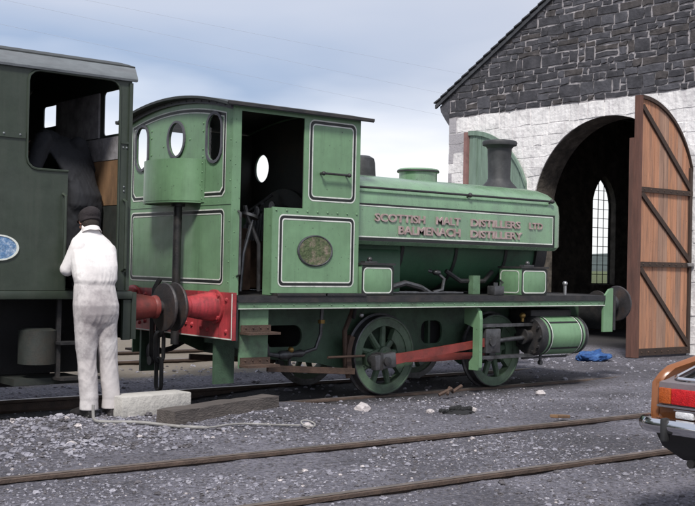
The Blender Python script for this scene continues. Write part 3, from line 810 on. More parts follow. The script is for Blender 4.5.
fr.box(GX-0.138, GX-0.104, YA, YB-0.27, 2.85, 2.97); fr.box(GX-0.138, GX-0.104, YA, YB-0.27, 1.4, 1.52)
part('frame', fr, ld, smooth=0)
es = MB('door_edge_red'); es.box(GX-0.17, GX-0.05, YB+0.003, YB+0.10, 0.03, 4.44); part('stile', es, ld, smooth=0, label='reddish bare stile')

# ------------------------------------------------------------------ helpers for engines
def buffer(parent, x, y, sgn, red, ln=0.50, head='buffer_iron'):
    """sgn: direction the buffer points along X; x is the beam face"""
    b = MB(red)
    b.lathe([(0, 0.175), (0.028, 0.175), (0.032, 0.15), (0.10, 0.145), (ln-0.17, 0.105), (ln-0.15, 0.115), (ln-0.125, 0.115)], (x, y, 1.045), (sgn, 0, 0), 24)
    for k in range(4):
        a = R(45+90*k); p = (x+sgn*0.028, y+0.155*math.cos(a), 1.045+0.155*math.sin(a)); b.cyl(p, (p[0]+sgn*0.025, p[1], p[2]), 0.022, seg=6)
    o = part('buffer', b, parent)
    h = MB(head)
    h.cyl((x+sgn*(ln-0.14), y, 1.045), (x+sgn*(ln-0.045), y, 1.045), 0.06)
    h.lathe([(ln-0.062, 0.10), (ln-0.045, 0.236), (ln-0.028, 0.243), (ln-0.014, 0.238), (ln, 0.12), (ln+0.002, 0.02)], (x, y, 1.045), (sgn, 0, 0), 32)
    part('buffer_head', h, o)
    return o
def wheel(parent, x, y, sgn, r, crank, paint, spokes=9):
    """sgn: -1 outer face towards -Y"""
    w_ = MB(paint)
    rim = []
    w_.lathe([(-0.055, r*0.74), (-0.055, r*0.93), (0.057, r*0.93), (0.057, r*0.74), (-0.055, r*0.74)], (x, y, r), (0, sgn, 0), 40, cap=False)
    o = part('wheel', w_, parent)
    t = MB('oily_steel'); t.lathe([(-0.065, r*0.90), (-0.065, r+0.03), (-0.04, r+0.03), (-0.033, r+0.002), (0.062, r-0.003), (0.066, r-0.014)], (x, y, r), (0, sgn, 0), 48, cap=False); t.m('wheel_green' if paint != 'soot_black' else paint); t.lathe([(0.0661, r-0.014), (0.0665, r*0.945), (0.060, r*0.925)], (x, y, r), (0, sgn, 0), 48, cap=False); part('tyre', t, o)
    s_ = MB(paint)
    for k in range(spokes):
        a = R(360*k/spokes+8); d = Vector((math.cos(a), 0, math.sin(a))); c = Vector((x, y, r))
        s_.tube([c+d*0.08, c+d*r*0.78], [0.042, 0.034], 8)
    part('spokes', s_, o)
    hb_ = MB(paint); hb_.lathe([(-0.07, 0.11), (0.075, 0.105), (0.08, 0.06), (0.10, 0.055), (0.10, 0.0)], (x, y, r), (0, sgn, 0), 20)
    cv = Vector((crank[0], 0, crank[1])); cc = Vector((x, y, r))
    P = []
    pd = Vector((-cv.z, 0, cv.x)).normalized()
    hb_.loft([[cc+cv*tt+pd*ww2+Vector((0, sgn*0.055, 0)), cc+cv*tt-pd*ww2+Vector((0, sgn*0.055, 0)), cc+cv*tt-pd*ww2+Vector((0, -sgn*0.04, 0)), cc+cv*tt+pd*ww2+Vector((0, -sgn*0.04, 0))] for tt, ww2 in ((-0.3, 0.10), (0.5, 0.09), (1.15, 0.075), (1.3, 0.05))])
    part('hub', hb_, o)
    # balance weight opposite the crank: sector between two radii
    bw = MB(paint); ca = math.atan2(-crank[1], -crank[0])
    arc = [(r*0.85*math.cos(ca+R(q)), r*0.85*math.sin(ca+R(q))) for q in range(-52, 53, 8)]
    arc += [(r*0.46*math.cos(ca+R(q)), r*0.46*math.sin(ca+R(q))) for q in range(48, -49, -12)]
    bw.plate(arc, [], (x, y+sgn*0.045, r), (1, 0, 0), (0, 0, 1), 0.075, n=(0, -sgn, 0))
    part('balance_weight', bw, o)
    return o

# ------------------------------------------------------------------ green saddle tank engine
loco = thing('tank_locomotive', (9.2, 0, 0), 'green saddle tank steam engine with white lining, raised lettering and red buffer beam', 'steam locomotive')
HW = 1.11; CX0, CX1 = 6.15, 7.82
# --- footplate and valance
fp = MB('black_iron'); fp.box(6.19, 12.02, -1.20, 1.20, 1.096, 1.165)
part('footplate', fp, loco, smooth=0)
va = MB('green_valance')
for sg in (-1, 1):
    va.box(6.20, 12.02, sg*1.165-0.02, sg*1.165+0.02, 1.03, 1.094)
    va.m('lining_white'); va.box(6.20, 12.02, sg*1.189-0.003, sg*1.189+0.003, 1.029, 1.037); va.m('green_valance')
rivets(va, lerp((6.4, -1.186, 1.068), (11.9, -1.186, 1.068), 34), (0, -1, 0), 0.009)
part('valance', va, loco, smooth=0)
sc = MB('black_iron'); sc.box(7.3, 7.86, -1.215, -1.122, 1.167, 1.19); sc.box(6.67, 7.32, -1.215, -1.122, 1.167, 1.19); part('running_strip', sc, loco, smooth=0)
# --- frames
fmb = MB('green_frame')
slot = rrect(6.95, 7.45, 0.58, 0.82, 0.11)
prof = [(6.2, 1.12), (6.2, 0.66), (6.55, 0.60), (6.85, 0.47), (7.7, 0.38), (8.05, 0.30), (8.9, 0.28), (9.1, 0.42), (9.7, 0.42), (9.95, 0.28), (10.75, 0.28), (11.0, 0.45), (12.2, 0.62), (12.2, 1.12)]
for y_ in (-0.60, 0.57):
    fmb.plate(prof, [slot, rrect(9.25, 9.6, 0.56, 0.84, 0.1)], (0, y_, 0), (1, 0, 0), (0, 0, 1), 0.03, n=(0, 1, 0))
for xx in (6.9, 7.9, 9.4, 11.2): fmb.box(xx, xx+0.03, -0.57, 0.57, 0.45, 1.1)
part('frame', fmb, loco, smooth=0)
lf = MB('green_frame'); lf.box(5.99+0.2, 6.43, -0.80, -0.76, 0.24, 0.71); lf.box(6.19, 6.43, 0.76, 0.80, 0.24, 0.71)
part('guard_iron', lf, loco, smooth=0)
# --- beams and buffers
rb = MB('red_paint'); rb.box(6.14, 6.185, -1.19, 1.19, 0.715, 1.195)
rb.m('lining_white'); rb.box(6.135, 6.139, -1.185, 1.185, 0.720, 0.731); rb.box(6.135, 6.139, -1.187, -1.176, 0.733, 1.185)
rb.m('red_paint'); rivets(rb, [(6.14, s*yy, zz) for s in (-1, 1) for yy, zz in ((0.60, 0.82), (0.72, 0.80), (0.30, 0.85), (0.42, 0.84), (1.08, 1.12), (1.08, 0.80), (0.60, 1.12))], (-1, 0, 0), 0.026)
rb.m('black_iron'); rb.box(6.187, 6.20, -1.20, 1.20, 0.71, 1.12)
part('buffer_beam', rb, loco, smooth=0)
buffer(loco, 6.14, -0.865, -1, 'red_paint', 0.50); buffer(loco, 6.14, 0.865, -1, 'red_paint', 0.50)
fb = MB('black_iron'); fb.box(12.2, 12.25, -1.19, 1.19, 0.70, 1.17)
part('front_beam', fb, loco, smooth=0)
gus = MB('green_paint')
for sg in (-1, 1): gus.plate([(12.0, 0.68), (12.196, 0.68), (12.196, 1.26), (12.12, 1.25), (12.04, 1.17), (12.0, 1.05)], [], (0, sg*1.185, 0), (1, 0, 0), (0, 0, 1), 0.03, n=(0, -sg, 0))
part('gusset', gus, loco, smooth=0)
buffer(loco, 12.25, -0.865, 1, 'black_iron', 0.48); buffer(loco, 12.25, 0.865, 1, 'black_iron', 0.48)
ho = MB('black_iron'); ho.box(6.05, 6.135, -0.06, 0.06, 0.98, 1.10, 0.01); ho.tube([(6.06, 0, 1.04), (5.95, 0, 1.03), (5.90, 0, 1.07), (5.91, 0, 1.13), (5.96, 0, 1.15)], [0.03, 0.03, 0.028, 0.022, 0.012], 8)
part('draw_hook', ho, loco)
pp = MB('black_iron')
pp.tube([(6.06, 0.14, 1.30), (6.0, 0.14, 1.2), (5.98, 0.14, 0.9), (5.98, 0.14, 0.48), (6.03, 0.14, 0.40)], 0.03, 8)
pp.tube([(6.06, 0.02, 0.9), (5.99, 0.02, 0.8), (5.99, 0.02, 0.35)], 0.022, 8)
pp.lathe([(0, 0.05), (0.03, 0.05)], (5.98, 0.14, 0.42), (-1, 0, 0), 12)
part('train_pipe', pp, loco)
pc = MB('buffer_iron'); pc.lathe([(0, 0.03), (0.03, 0.12), (0.05, 0.125), (0.06, 0.11)], (6.30, 0.62, 0.46), (-1, -0.1, 0), 20); pc.tube([(6.31, 0.62, 0.46), (6.5, 0.62, 0.5), (6.7, 0.60, 0.6)], 0.03); part('pipe_cap', pc, loco)
# --- steps
sp = MB('green_frame'); sp.m('green_valance'); sp.box(6.27, 6.62, -1.13, -1.11, 0.43, 1.03)
sp.box(6.27, 6.62, 1.11, 1.13, 0.43, 1.03)
part('step_plate', sp, loco, smooth=0)
for sg in (-1, 1):
    for zz in (0.785, 0.455):
        tr = MB('rusty_iron'); y0, y1 = sorted((sg*1.132, sg*1.30)); tr.box(6.27, 6.66, y0, y1, zz-0.012, zz+0.012); y0, y1 = sorted((sg*1.132, sg*1.15)); tr.box(6.28, 6.64, y0, y1, zz+0.014, zz+0.08)
        rivets(tr, lerp((6.33, sg*1.152, zz+0.05), (6.6, sg*1.152, zz+0.05), 4), (0, sg, 0), 0.011)
        part('step', tr, loco, smooth=0)
# --- cab
def roof_arc(y, top): return top+0.0-0.165*(y/1.2)**2
cab = MB('green_paint')
yl = [HW-2*HW*i/14 for i in range(15)]
rear = [(-HW, 1.168), (HW, 1.168)]+[(y, roof_arc(y, 3.235)) for y in yl]
# windows of the rear wall (y, z)
def oblong(cy, cz, hw, hh, n=8):
    pts = []
    for i in range(n+1): a = R(180*i/n); pts.append((cy+hw*math.cos(a), cz+hh-hw+hw*math.sin(a)))
    for i in range(n+1): a = R(180+180*i/n); pts.append((cy+hw*math.cos(a), cz-hh+hw+hw*math.sin(a)))
    return pts
WINS = [oblong(0.76, 2.775, 0.135, 0.245), ell(0.0, 2.82, 0.165, 0.185), oblong(-0.77, 2.785, 0.135, 0.245)]
cab.plate(rear, WINS, (CX0, 0, 0), (0, 1, 0), (0, 0, 1), 0.012, n=(1, 0, 0))
front = [(-HW, 1.168), (HW, 1.168)]+[(y, roof_arc(y, 3.235)) for y in yl]
cab.plate(front, [ell(0.76, 2.66, 0.15, 0.17), ell(-0.76, 2.66, 0.15, 0.17)], (CX1-0.012, 0, 0), (0, 1, 0), (0, 0, 1), 0.012, n=(1, 0, 0))
for sg in (-1, 1):
    yo = sg*HW
    y0, y1 = sorted((yo, yo-sg*0.012))
    cab.box(CX0+0.0125, 6.255, y0, y1, 1.17, 3.085)                       # rear corner strip
    cab.box(7.05, CX1-0.0125, y0, y1, 2.085, 3.085)                       # upper side sheet
    cab.box(6.655, CX1-0.0125, y0-0.003, y1+0.003, 1.192, 2.085)          # lower side sheet
    yb0, yb1 = sorted((yo-sg*0.016, yo-sg*0.16))
    cab.box(6.66, CX1-0.02, yb0, yb1, 1.17, 2.075)                        # bunker side behind it
    cab.box(6.255, 7.05, y0, y1, 3.04, 3.085)
    rivets(cab, lerp((6.70, sg*(HW+0.004), 2.055), (7.78, sg*(HW+0.004), 2.055), 9), (0, sg, 0), 0.013)
    rivets(cab, lerp((6.19, sg*HW, 1.35), (6.19, sg*HW, 2.95), 8), (0, sg, 0), 0.007)
rivets(cab, lerp((CX0, -1.0, 2.115), (CX0, 1.05, 2.115), 18), (-1, 0, 0), 0.010)
for zz in (2.60, 2.68, 2.87, 2.95):
    rivets(cab, [(CX0, yy, zz) for yy in (0.55, -0.55)], (-1, 0, 0), 0.013)
rivets(cab, [(CX0, 0.28, 2.76), (CX0, -0.28, 2.80)], (-1, 0, 0), 0.012)
rivets(cab, lerp((CX0, -HW+0.03, 1.3), (CX0, -HW+0.03, 2.95), 9), (-1, 0, 0), 0.009)
cab.box(CX0-0.006, CX0-0.001, -HW+0.005, HW-0.005, 2.088, 2.14)         # joint strip across the back
# lining on the rear panels
a_, b_ = (0, -1, 0), (0, 0, 1)
lining(cab, -0.99, 0.99, 1.27, 2.045, 0.06, (CX0-0.001, 0, 0), a_, b_)
def arcpath(d):
    hw = 0.995-d; pts = [(-hw, 2.17+d+0.05), (-hw+0.05, 2.17+d), (hw-0.05, 2.17+d), (hw, 2.17+d+0.05)]
    for i in range(15): y = hw-2*hw*i/14; pts.append((y, roof_arc(y, 3.235)-0.095-d))
    return pts
d = 0
for mname, w_ in (('lining_white', 0.013), ('lining_black', 0.03), ('lining_white', 0.013)):
    cab.m(mname); cab.ribbon(arcpath(d), arcpath(d+w_), (CX0-0.004, 0, 0), a_, b_); d += w_
for sg in (-1, 1):
    aa = (1, 0, 0) if sg < 0 else (-1, 0, 0)
    s1 = 1 if sg < 0 else -1
    u = sorted((s1*7.11, s1*7.76)); lining(cab, u[0], u[1], 2.17, 3.04, 0.07, (0, sg*HW, 0), aa, b_)
    u = sorted((s1*6.735, s1*7.755)); lining(cab, u[0], u[1], 1.255, 2.015, 0.06, (0, sg*(HW+0.003), 0), aa, b_)
cabo = part('cab', cab, loco, smooth=30)
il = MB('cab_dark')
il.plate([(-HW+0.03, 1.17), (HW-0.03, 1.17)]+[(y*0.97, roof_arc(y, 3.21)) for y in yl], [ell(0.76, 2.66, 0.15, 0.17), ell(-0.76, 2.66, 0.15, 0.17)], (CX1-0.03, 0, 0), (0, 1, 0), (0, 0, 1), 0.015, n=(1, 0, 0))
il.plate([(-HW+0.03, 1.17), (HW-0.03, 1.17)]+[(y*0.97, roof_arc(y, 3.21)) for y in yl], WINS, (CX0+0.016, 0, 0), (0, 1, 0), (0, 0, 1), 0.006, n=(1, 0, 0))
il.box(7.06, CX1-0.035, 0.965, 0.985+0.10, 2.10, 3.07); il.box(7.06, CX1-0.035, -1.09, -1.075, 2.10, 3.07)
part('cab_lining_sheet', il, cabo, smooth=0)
for wn in WINS:
    cy = sum(p[0] for p in wn)/len(wn); cz = sum(p[1] for p in wn)/len(wn)
    big = [(cy+(p[0]-cy)*1.17, cz+(p[1]-cz)*1.10) for p in wn]; sm_ = [(cy+(p[0]-cy)*0.97, cz+(p[1]-cz)*0.98) for p in wn]
    q = MB('window_rim'); q.plate(big, [sm_], (CX0-0.018, 0, 0), (0, 1, 0), (0, 0, 1), 0.015, n=(1, 0, 0)); wo = part('window', q, loco, smooth=0)
    g = MB('window_glass'); g.plate(sm_, [], (CX0-0.002, 0, 0), (0, 1, 0), (0, 0, 1), 0); part('pane', g, wo, smooth=0)
lip = MB('window_rim')
lip.loft([[(CX0-0.03, y, roof_arc(y, 3.235)-0.045), (CX0-0.03, y, roof_arc(y, 3.235)+0.0), (CX0-0.004, y, roof_arc(y, 3.235)+0.0), (CX0-0.004, y, roof_arc(y, 3.235)-0.045)] for y in yl])
rivets(lip, [(CX0-0.03, y, roof_arc(y, 3.235)-0.022) for y in [1.0-2.0*i/13 for i in range(14)]], (-1, 0, 0), 0.010)
part('roof_angle', lip, loco, smooth=0)
rfm = MB('roof_dark'); ry = [1.2-2.4*i/20 for i in range(21)]
rfm.loft([[(6.03, y, roof_arc(y, 3.262)), (6.03, y, roof_arc(y, 3.262)-0.026), (7.93, y, roof_arc(y, 3.262)-0.026), (7.93, y, roof_arc(y, 3.262))] for y in ry])
rfm.m('black_iron')
for sg in (-1, 1): rfm.box(6.03, 7.93, sg*1.20-0.012, sg*1.20+0.012, 3.080, 3.112)
part('roof', rfm, loco)
# handrails
hr = MB('black_iron'); hr.tube([(7.27, -HW-0.005, 2.47), (7.27, -HW-0.06, 2.47), (7.62, -HW-0.06, 2.47), (7.62, -HW-0.005, 2.47)], 0.013, 8); hr.sphere((7.27, -HW-0.06, 2.47), 0.024); hr.sphere((7.62, -HW-0.06, 2.47), 0.024); part('handrail', hr, loco)
hr = MB('oily_steel'); hr.tube([(6.235, -HW-0.003, 1.36), (6.225, -HW-0.06, 1.38), (6.225, -HW-0.06, 2.0), (6.235, -HW-0.003, 2.02)], 0.013, 8); part('handrail', hr, loco)
# worn works plate
pl = MB('oily_steel'); pl.lathe([(0, 0.24), (0.012, 0.24), (0.018, 0.225), (0.012, 0.215)], (0, 0, 0), (0, -1, 0), 36)
pl.m('plate_worn'); pl.lathe([(0.002, 0.216), (0.013, 0.216), (0.014, 0.0)], (0, 0, 0), (0, -1, 0), 36)
pl.tf(Matrix.Translation((7.215, -HW-0.004, 1.64)) @ Matrix.Diagonal((0.98, 1, 0.70, 1)))
part('works_plate', pl, cabo)
# cab fittings seen through the doorway
ft = MB('cab_dark'); ft.lathe([(0, 0.62), (0.05, 0.62), (0.06, 0.58)], (7.62, 0, 1.75), (-1, 0, 0), 30)
ft.m('cab_brown'); ft.box(7.0, 7.6, 0.2, 0.9, 1.2, 1.9, 0.03); ft.box(6.2, 6.75, -0.6, 0.95, 1.2, 1.75, 0.02)
ft.m('oily_steel')
for yy, zz in ((-0.4, 2.0), (-0.1, 2.15), (0.2, 2.1), (0.42, 1.9), (-0.55, 1.7)):
    ft.cyl((7.55, yy, zz), (7.38, yy, zz), 0.02); ft.lathe([(0, 0.06), (0.02, 0.06)], (7.37, yy, zz), (-1, 0, 0), 12)
ft.tube([(7.5, -0.2, 1.75), (7.15, -0.35, 1.9), (6.95, -0.5, 2.15)], 0.02); ft.tube([(7.5, 0.1, 2.3), (7.3, 0.3, 2.1), (7.25, 0.3, 1.5)], 0.018)
ft.tube([(6.75, -0.75, 1.2), (6.72, -0.78, 1.7), (6.55, -0.8, 2.0), (6.52, -0.8, 2.1)], 0.022); ft.tube([(6.45, -0.85, 1.2), (6.5, -0.82, 1.6), (6.62, -0.8, 1.95)], 0.02)
ft.lathe([(0, 0.11), (0.03, 0.11)], (6.6, -0.75, 1.98), (0.3, 0, 1), 16)
for k in range(7): ft.tube([(6.9+0.07*k, -0.3+0.05*k, 1.75), (6.92+0.07*k, -0.32+0.05*k, 2.0+0.06*(k % 3))], 0.014)
part('backhead', ft, loco)
# --- curved hood and pipe on the back of the cab
bk = MB('green_paint'); n_ = 20
outl = [(-0.06+0.485*math.cos(R(180*i/n_)), 6.148-0.31*math.sin(R(180*i/n_))**0.8) for i in range(n_+1)]
ini = [(-0.06+0.467*math.cos(R(180*i/n_)), 6.148-0.295*math.sin(R(180*i/n_))**0.8) for i in range(n_+1)]
bk.loft([[(outl[i][1], outl[i][0], 2.115), (outl[i][1], outl[i][0], 2.575), (ini[i][1], ini[i][0], 2.575), (ini[i][1], ini[i][0], 2.115)] for i in range(n_+1)])
bk.plate([(p[1], p[0]) for p in outl], [], (0, 0, 2.125), (1, 0, 0), (0, 1, 0), 0.012)
bk.box(6.135, 6.146, -0.60, -0.53, 2.12, 2.57); rivets(bk, lerp((6.135, -0.565, 2.16), (6.135, -0.565, 2.53), 5), (-1, 0, 0), 0.01)
part('coal_chute', bk, loco, smooth=50)
pi = MB('black_iron'); pi.tube([(6.03, -0.26, 2.115), (6.03, -0.26, 1.0), (6.03, -0.26, 0.62)], 0.045, 14); pi.lathe([(0, 0.075), (0.03, 0.075)], (6.03, -0.26, 2.08), (0, 0, 1), 16); pi.lathe([(0, 0.06), (0.04, 0.06)], (6.03, -0.26, 1.12), (0, 0, 1), 16); part('drain_pipe', pi, loco)
# --- boiler, firebox, smokebox
bo = MB('green_boiler'); bo.cyl((7.8, 0, 1.78), (11.3, 0, 1.78), 0.60, seg=40)
bo.box(7.82, 8.9, -0.62, 0.62, 1.16, 1.7, 0.05)
bo.m('black_iron'); bo.box(10.85, 11.55, -0.45, 0.45, 1.1, 1.75, 0.03); bo.cyl((11.28, 0, 1.78), (11.48, 0, 1.78), 0.64, seg=40)
for xx in (8.9, 9.8, 10.7): bo.lathe([(0, 0.605), (0, 0.612), (0.05, 0.612), (0.05, 0.605)], (xx, 0, 1.78), (1, 0, 0), 40, cap=False)
part('boiler', bo, loco)
# --- saddle tank
def sect(inset):
    hw = 0.97-inset; zb = 1.735+inset*0.6; zt = 2.20; top = 2.575-inset
    pts = [(-hw+0.04, zb), (-hw, zb+0.04), (-hw, zt)]
    for i in range(1, 12):
        a = R(180-180*i/12); k = 0.62
        pts.append((hw*math.copysign(abs(math.cos(a))**k, math.cos(a)), zt+(top-zt)*math.sin(a)**0.80))
    pts += [(hw, zt), (hw, zb+0.04), (hw-0.04, zb)]
    return pts
tk = MB('green_tank')
tk.loft([[(x, p[0], p[1]) for p in sect(i)] for x, i in ((7.835, 0), (9.0, 0), (10.2, 0), (11.22, 0), (11.30, 0.008), (11.36, 0.03), (11.395, 0.07), (11.41, 0.12))])
TY = -0.973
def strip(mname, x0, x1, z0, z1, o=0.0): tk.m(mname); tk.plate([(x0, z0), (x1, z0), (x1, z1), (x0, z1)], [], (0, TY-o, 0), (1, 0, 0), (0, 0, 1), 0)
strip('lining_white', 7.84, 11.20, 1.815, 1.828); strip('lining_black', 7.84, 11.235, 1.777, 1.812); strip('lining_white', 7.84, 11.20, 2.163, 2.176); strip('lining_black', 7.84, 11.235, 2.178, 2.198)
strip('lining_white', 11.19, 11.203, 1.828, 2.163, 0.001); strip('lining_black', 11.206, 11.234, 1.812, 2.178, 0.001)
tank = part('saddle_tank', tk, loco, smooth=40)
def text_mb(txt, x0, x1, zc, h, mb, y):
    cu = bpy.data.curves.new('t', 'FONT'); cu.body = txt; cu.size = 1; cu.extrude = 0.05; cu.offset = 0.022; cu.resolution_u = 3
    ob = bpy.data.objects.new('t', cu); COL.objects.link(ob)
    bpy.context.view_layer.update()
    me = bpy.data.meshes.new_from_object(ob.evaluated_get(bpy.context.evaluated_depsgraph_get()))
    bpy.data.objects.remove(ob); bpy.data.curves.remove(cu)
    vv = [v.co.copy() for v in me.vertices]
    ax0 = min(v.x for v in vv); ax1 = max(v.x for v in vv); ay0 = min(v.y for v in vv); ay1 = max(v.y for v in vv); az0 = min(v.z for v in vv)
    nv = [mb.bm.verts.new((x0+(v.x-ax0)/(ax1-ax0)*(x1-x0), y-0.018*(v.z-az0)/0.1, zc-h/2+(v.y-ay0)/(ay1-ay0)*h)) for v in vv]
    for p in me.polygons:
        try: mb.bm.faces.new([nv[i] for i in p.vertices])
        except ValueError: pass
    bpy.data.meshes.remove(me)
lt = MB('lettering_paint')
text_mb('SCOTTISH', 8.16, 8.93, 2.045, 0.092, lt, TY+0.004); text_mb('MALT', 9.11, 9.51, 2.045, 0.092, lt, TY+0.004); text_mb('DISTILLERS', 9.69, 10.57, 2.045, 0.092, lt, TY+0.004); text_mb('LTD', 10.74, 10.99, 2.045, 0.082, lt, TY+0.004)
text_mb('BALMENACH', 8.52, 9.51, 1.912, 0.098, lt, TY+0.004); text_mb('DISTILLERY', 9.69, 10.61, 1.908, 0.092, lt, TY+0.004)
part('lettering', lt, tank, smooth=0, gap=0.035)
hr = MB('black_iron'); hr.tube([(7.84, -0.985, 2.375), (9.5, -0.985, 2.375), (11.2, -0.985, 2.375)], 0.014, 8)
for xx in (9.66, 11.16): hr.sphere((xx, -0.985, 2.375), 0.03); hr.tube([(xx, -0.985, 2.375), (xx, -0.90, 2.34)], 0.012, 6)
part('handrail', hr, tank)
fi = MB('green_tank'); fi.lathe([(0, 0.245), (0.15, 0.245), (0.155, 0.268), (0.185, 0.268), (0.20, 0.25), (0.20, 0.0)], (9.70, 0, 2.545), (0, 0, 1), 36)
fi.m('black_iron'); fi.lathe([(0.152, 0.260), (0.158, 0.273), (0.178, 0.273), (0.184, 0.260)], (9.70, 0, 2.545), (0, 0, 1), 36, cap=False)
part('tank_filler', fi, tank)
ch = MB('chimney_black'); ch.lathe([(0, 0.30), (0.02, 0.285), (0.08, 0.235), (0.15, 0.170), (0.19, 0.152), (0.45, 0.158), (0.60, 0.166), (0.63, 0.19), (0.645, 0.232), (0.68, 0.240), (0.70, 0.232), (0.712, 0.20), (0.712, 0.13), (0.5, 0.12)], (11.2, 0, 2.53), (0, 0, 1), 40)
rivets(ch, [(11.2+0.262*math.cos(R(q)), 0.262*math.sin(R(q)), 2.58) for q in range(0, 360, 30)], (0, 0, 1), 0.012)
part('chimney', ch, loco)
do = MB('chimney_black'); do.lathe([(0, 0.30), (0.03, 0.24), (0.07, 0.205), (0.22, 0.195), (0.28, 0.18), (0.31, 0.13), (0.32, 0.0)], (8.72, 0, 2.53), (0, 0, 1), 36)
part('dome', do, loco)
# --- tool boxes on the footplate
def tool_box(x0, x1, y0, y1, end):
    b = MB('green_paint'); b.box(x0, x1, y0, y1, 1.167, 1.50, 0.015)
    b.m('black_iron'); b.box(x0-0.012, x1+0.012, y0-0.012, y1+0.012, 1.502, 1.525)
    b.m('lining_white'); b.ribbon(rrect(x0+0.03, x1-0.03, 1.19, 1.475, 0.05), rrect(x0+0.042, x1-0.042, 1.202, 1.463, 0.045), (0, y0-0.003, 0), (1, 0, 0), (0, 0, 1))
    b.m('lining_black'); b.ribbon(rrect(x0+0.006, x1-0.006, 1.172, 1.496, 0.03), rrect(x0+0.028, x1-0.028, 1.188, 1.477, 0.05), (0, y0-0.003, 0), (1, 0, 0), (0, 0, 1))
    if end:
        b.m('lining_white'); b.ribbon(rrect(-y1+0.03, -y0-0.03, 1.19, 1.475, 0.05), rrect(-y1+0.042, -y0-0.042, 1.202, 1.463, 0.045), (x0-0.003, 0, 0), (0, -1, 0), (0, 0, 1))
    o = part('tool_box', b, loco, smooth=30)
    c = MB('oily_steel'); xm = (x0+x1)/2-0.08; c.box(xm-0.09, xm+0.09, y0+0.02, y0+0.10, 1.527, 1.545); c.sphere((xm, y0+0.05, 1.565), 0.03); part('catch', c, o)
tool_box(7.85, 8.33, -1.13, -0.72, False); tool_box(10.44, 10.93, -1.13, -0.75, True)
# --- pipes and brackets below the tank
pf = MB('oily_steel')
pf.tube([(8.45, -0.8, 1.22), (8.75, -0.85, 1.30), (9.0, -0.85, 1.25), (9.15, -0.85, 1.18)], 0.035)
pf.tube([(9.25, -0.8, 1.19), (9.4, -0.8, 1.22), (9.45, -0.78, 1.35), (9.38, -0.74, 1.42), (9.3, -0.66, 1.45)], 0.022); pf.sphere((9.36, -0.74, 1.43), (0.06, 0.05, 0.035))
pf.tube([(8.3, -1.02, 1.19), (9.4, -1.02, 1.19), (9.55, -1.0, 1.19)], 0.014)
pf.m('black_iron'); pf.tube([(9.6, -0.65, 1.45), (9.8, -0.7, 1.33), (10.2, -0.72, 1.33), (10.4, -0.66, 1.45)], 0.03)
pf.m('green_valance'); pf.box(9.93, 10.05, -0.80, -0.72, 1.17, 1.40); pf.m('bright_steel'); pf.cyl((11.55, -0.9, 1.16), (11.55, -0.9, 1.30), 0.02); pf.sphere((11.55, -0.9, 1.31), 0.035)
part('pipework', pf, loco)
inj = MB('oily_steel'); inj.lathe([(0, 0.03), (0.03, 0.05), (0.14, 0.05), (0.18, 0.03), (0.30, 0.045), (0.34, 0.03)], (7.05, -0.72, 0.50), (1, 0, 0.05), 16)
inj.tube([(7.38, -0.72, 0.52), (7.55, -0.72, 0.56), (7.62, -0.72, 0.72), (7.62, -0.74, 1.06)], 0.022); inj.tube([(7.05, -0.72, 0.50), (6.92, -0.72, 0.52), (6.86, -0.74, 0.66), (6.86, -0.74, 1.06)], 0.026); inj.tube([(7.2, -0.72, 0.47), (7.2, -0.72, 0.33), (7.24, -0.74, 0.28)], 0.018)
inj.m('brass'); inj.sphere((7.2, -0.74, 0.56), 0.035); inj.lathe([(-0.02, 0.04), (0.02, 0.04)], (7.62, -0.73, 0.86), (0, 0, 1), 8)
part('injector', inj, loco)
lub = MB('oily_steel'); lub.box(9.95, 10.12, -1.15, -1.02, 1.167, 1.28, 0.01); lub.tube([(10.1, -1.08, 1.27), (10.25, -1.0, 1.32), (10.5, -0.7, 1.36)], 0.010); lub.lathe([(0, 0.03), (0.04, 0.03)], (10.03, -1.085, 1.28), (0, 0, 1), 10); part('lubricator', lub, loco)
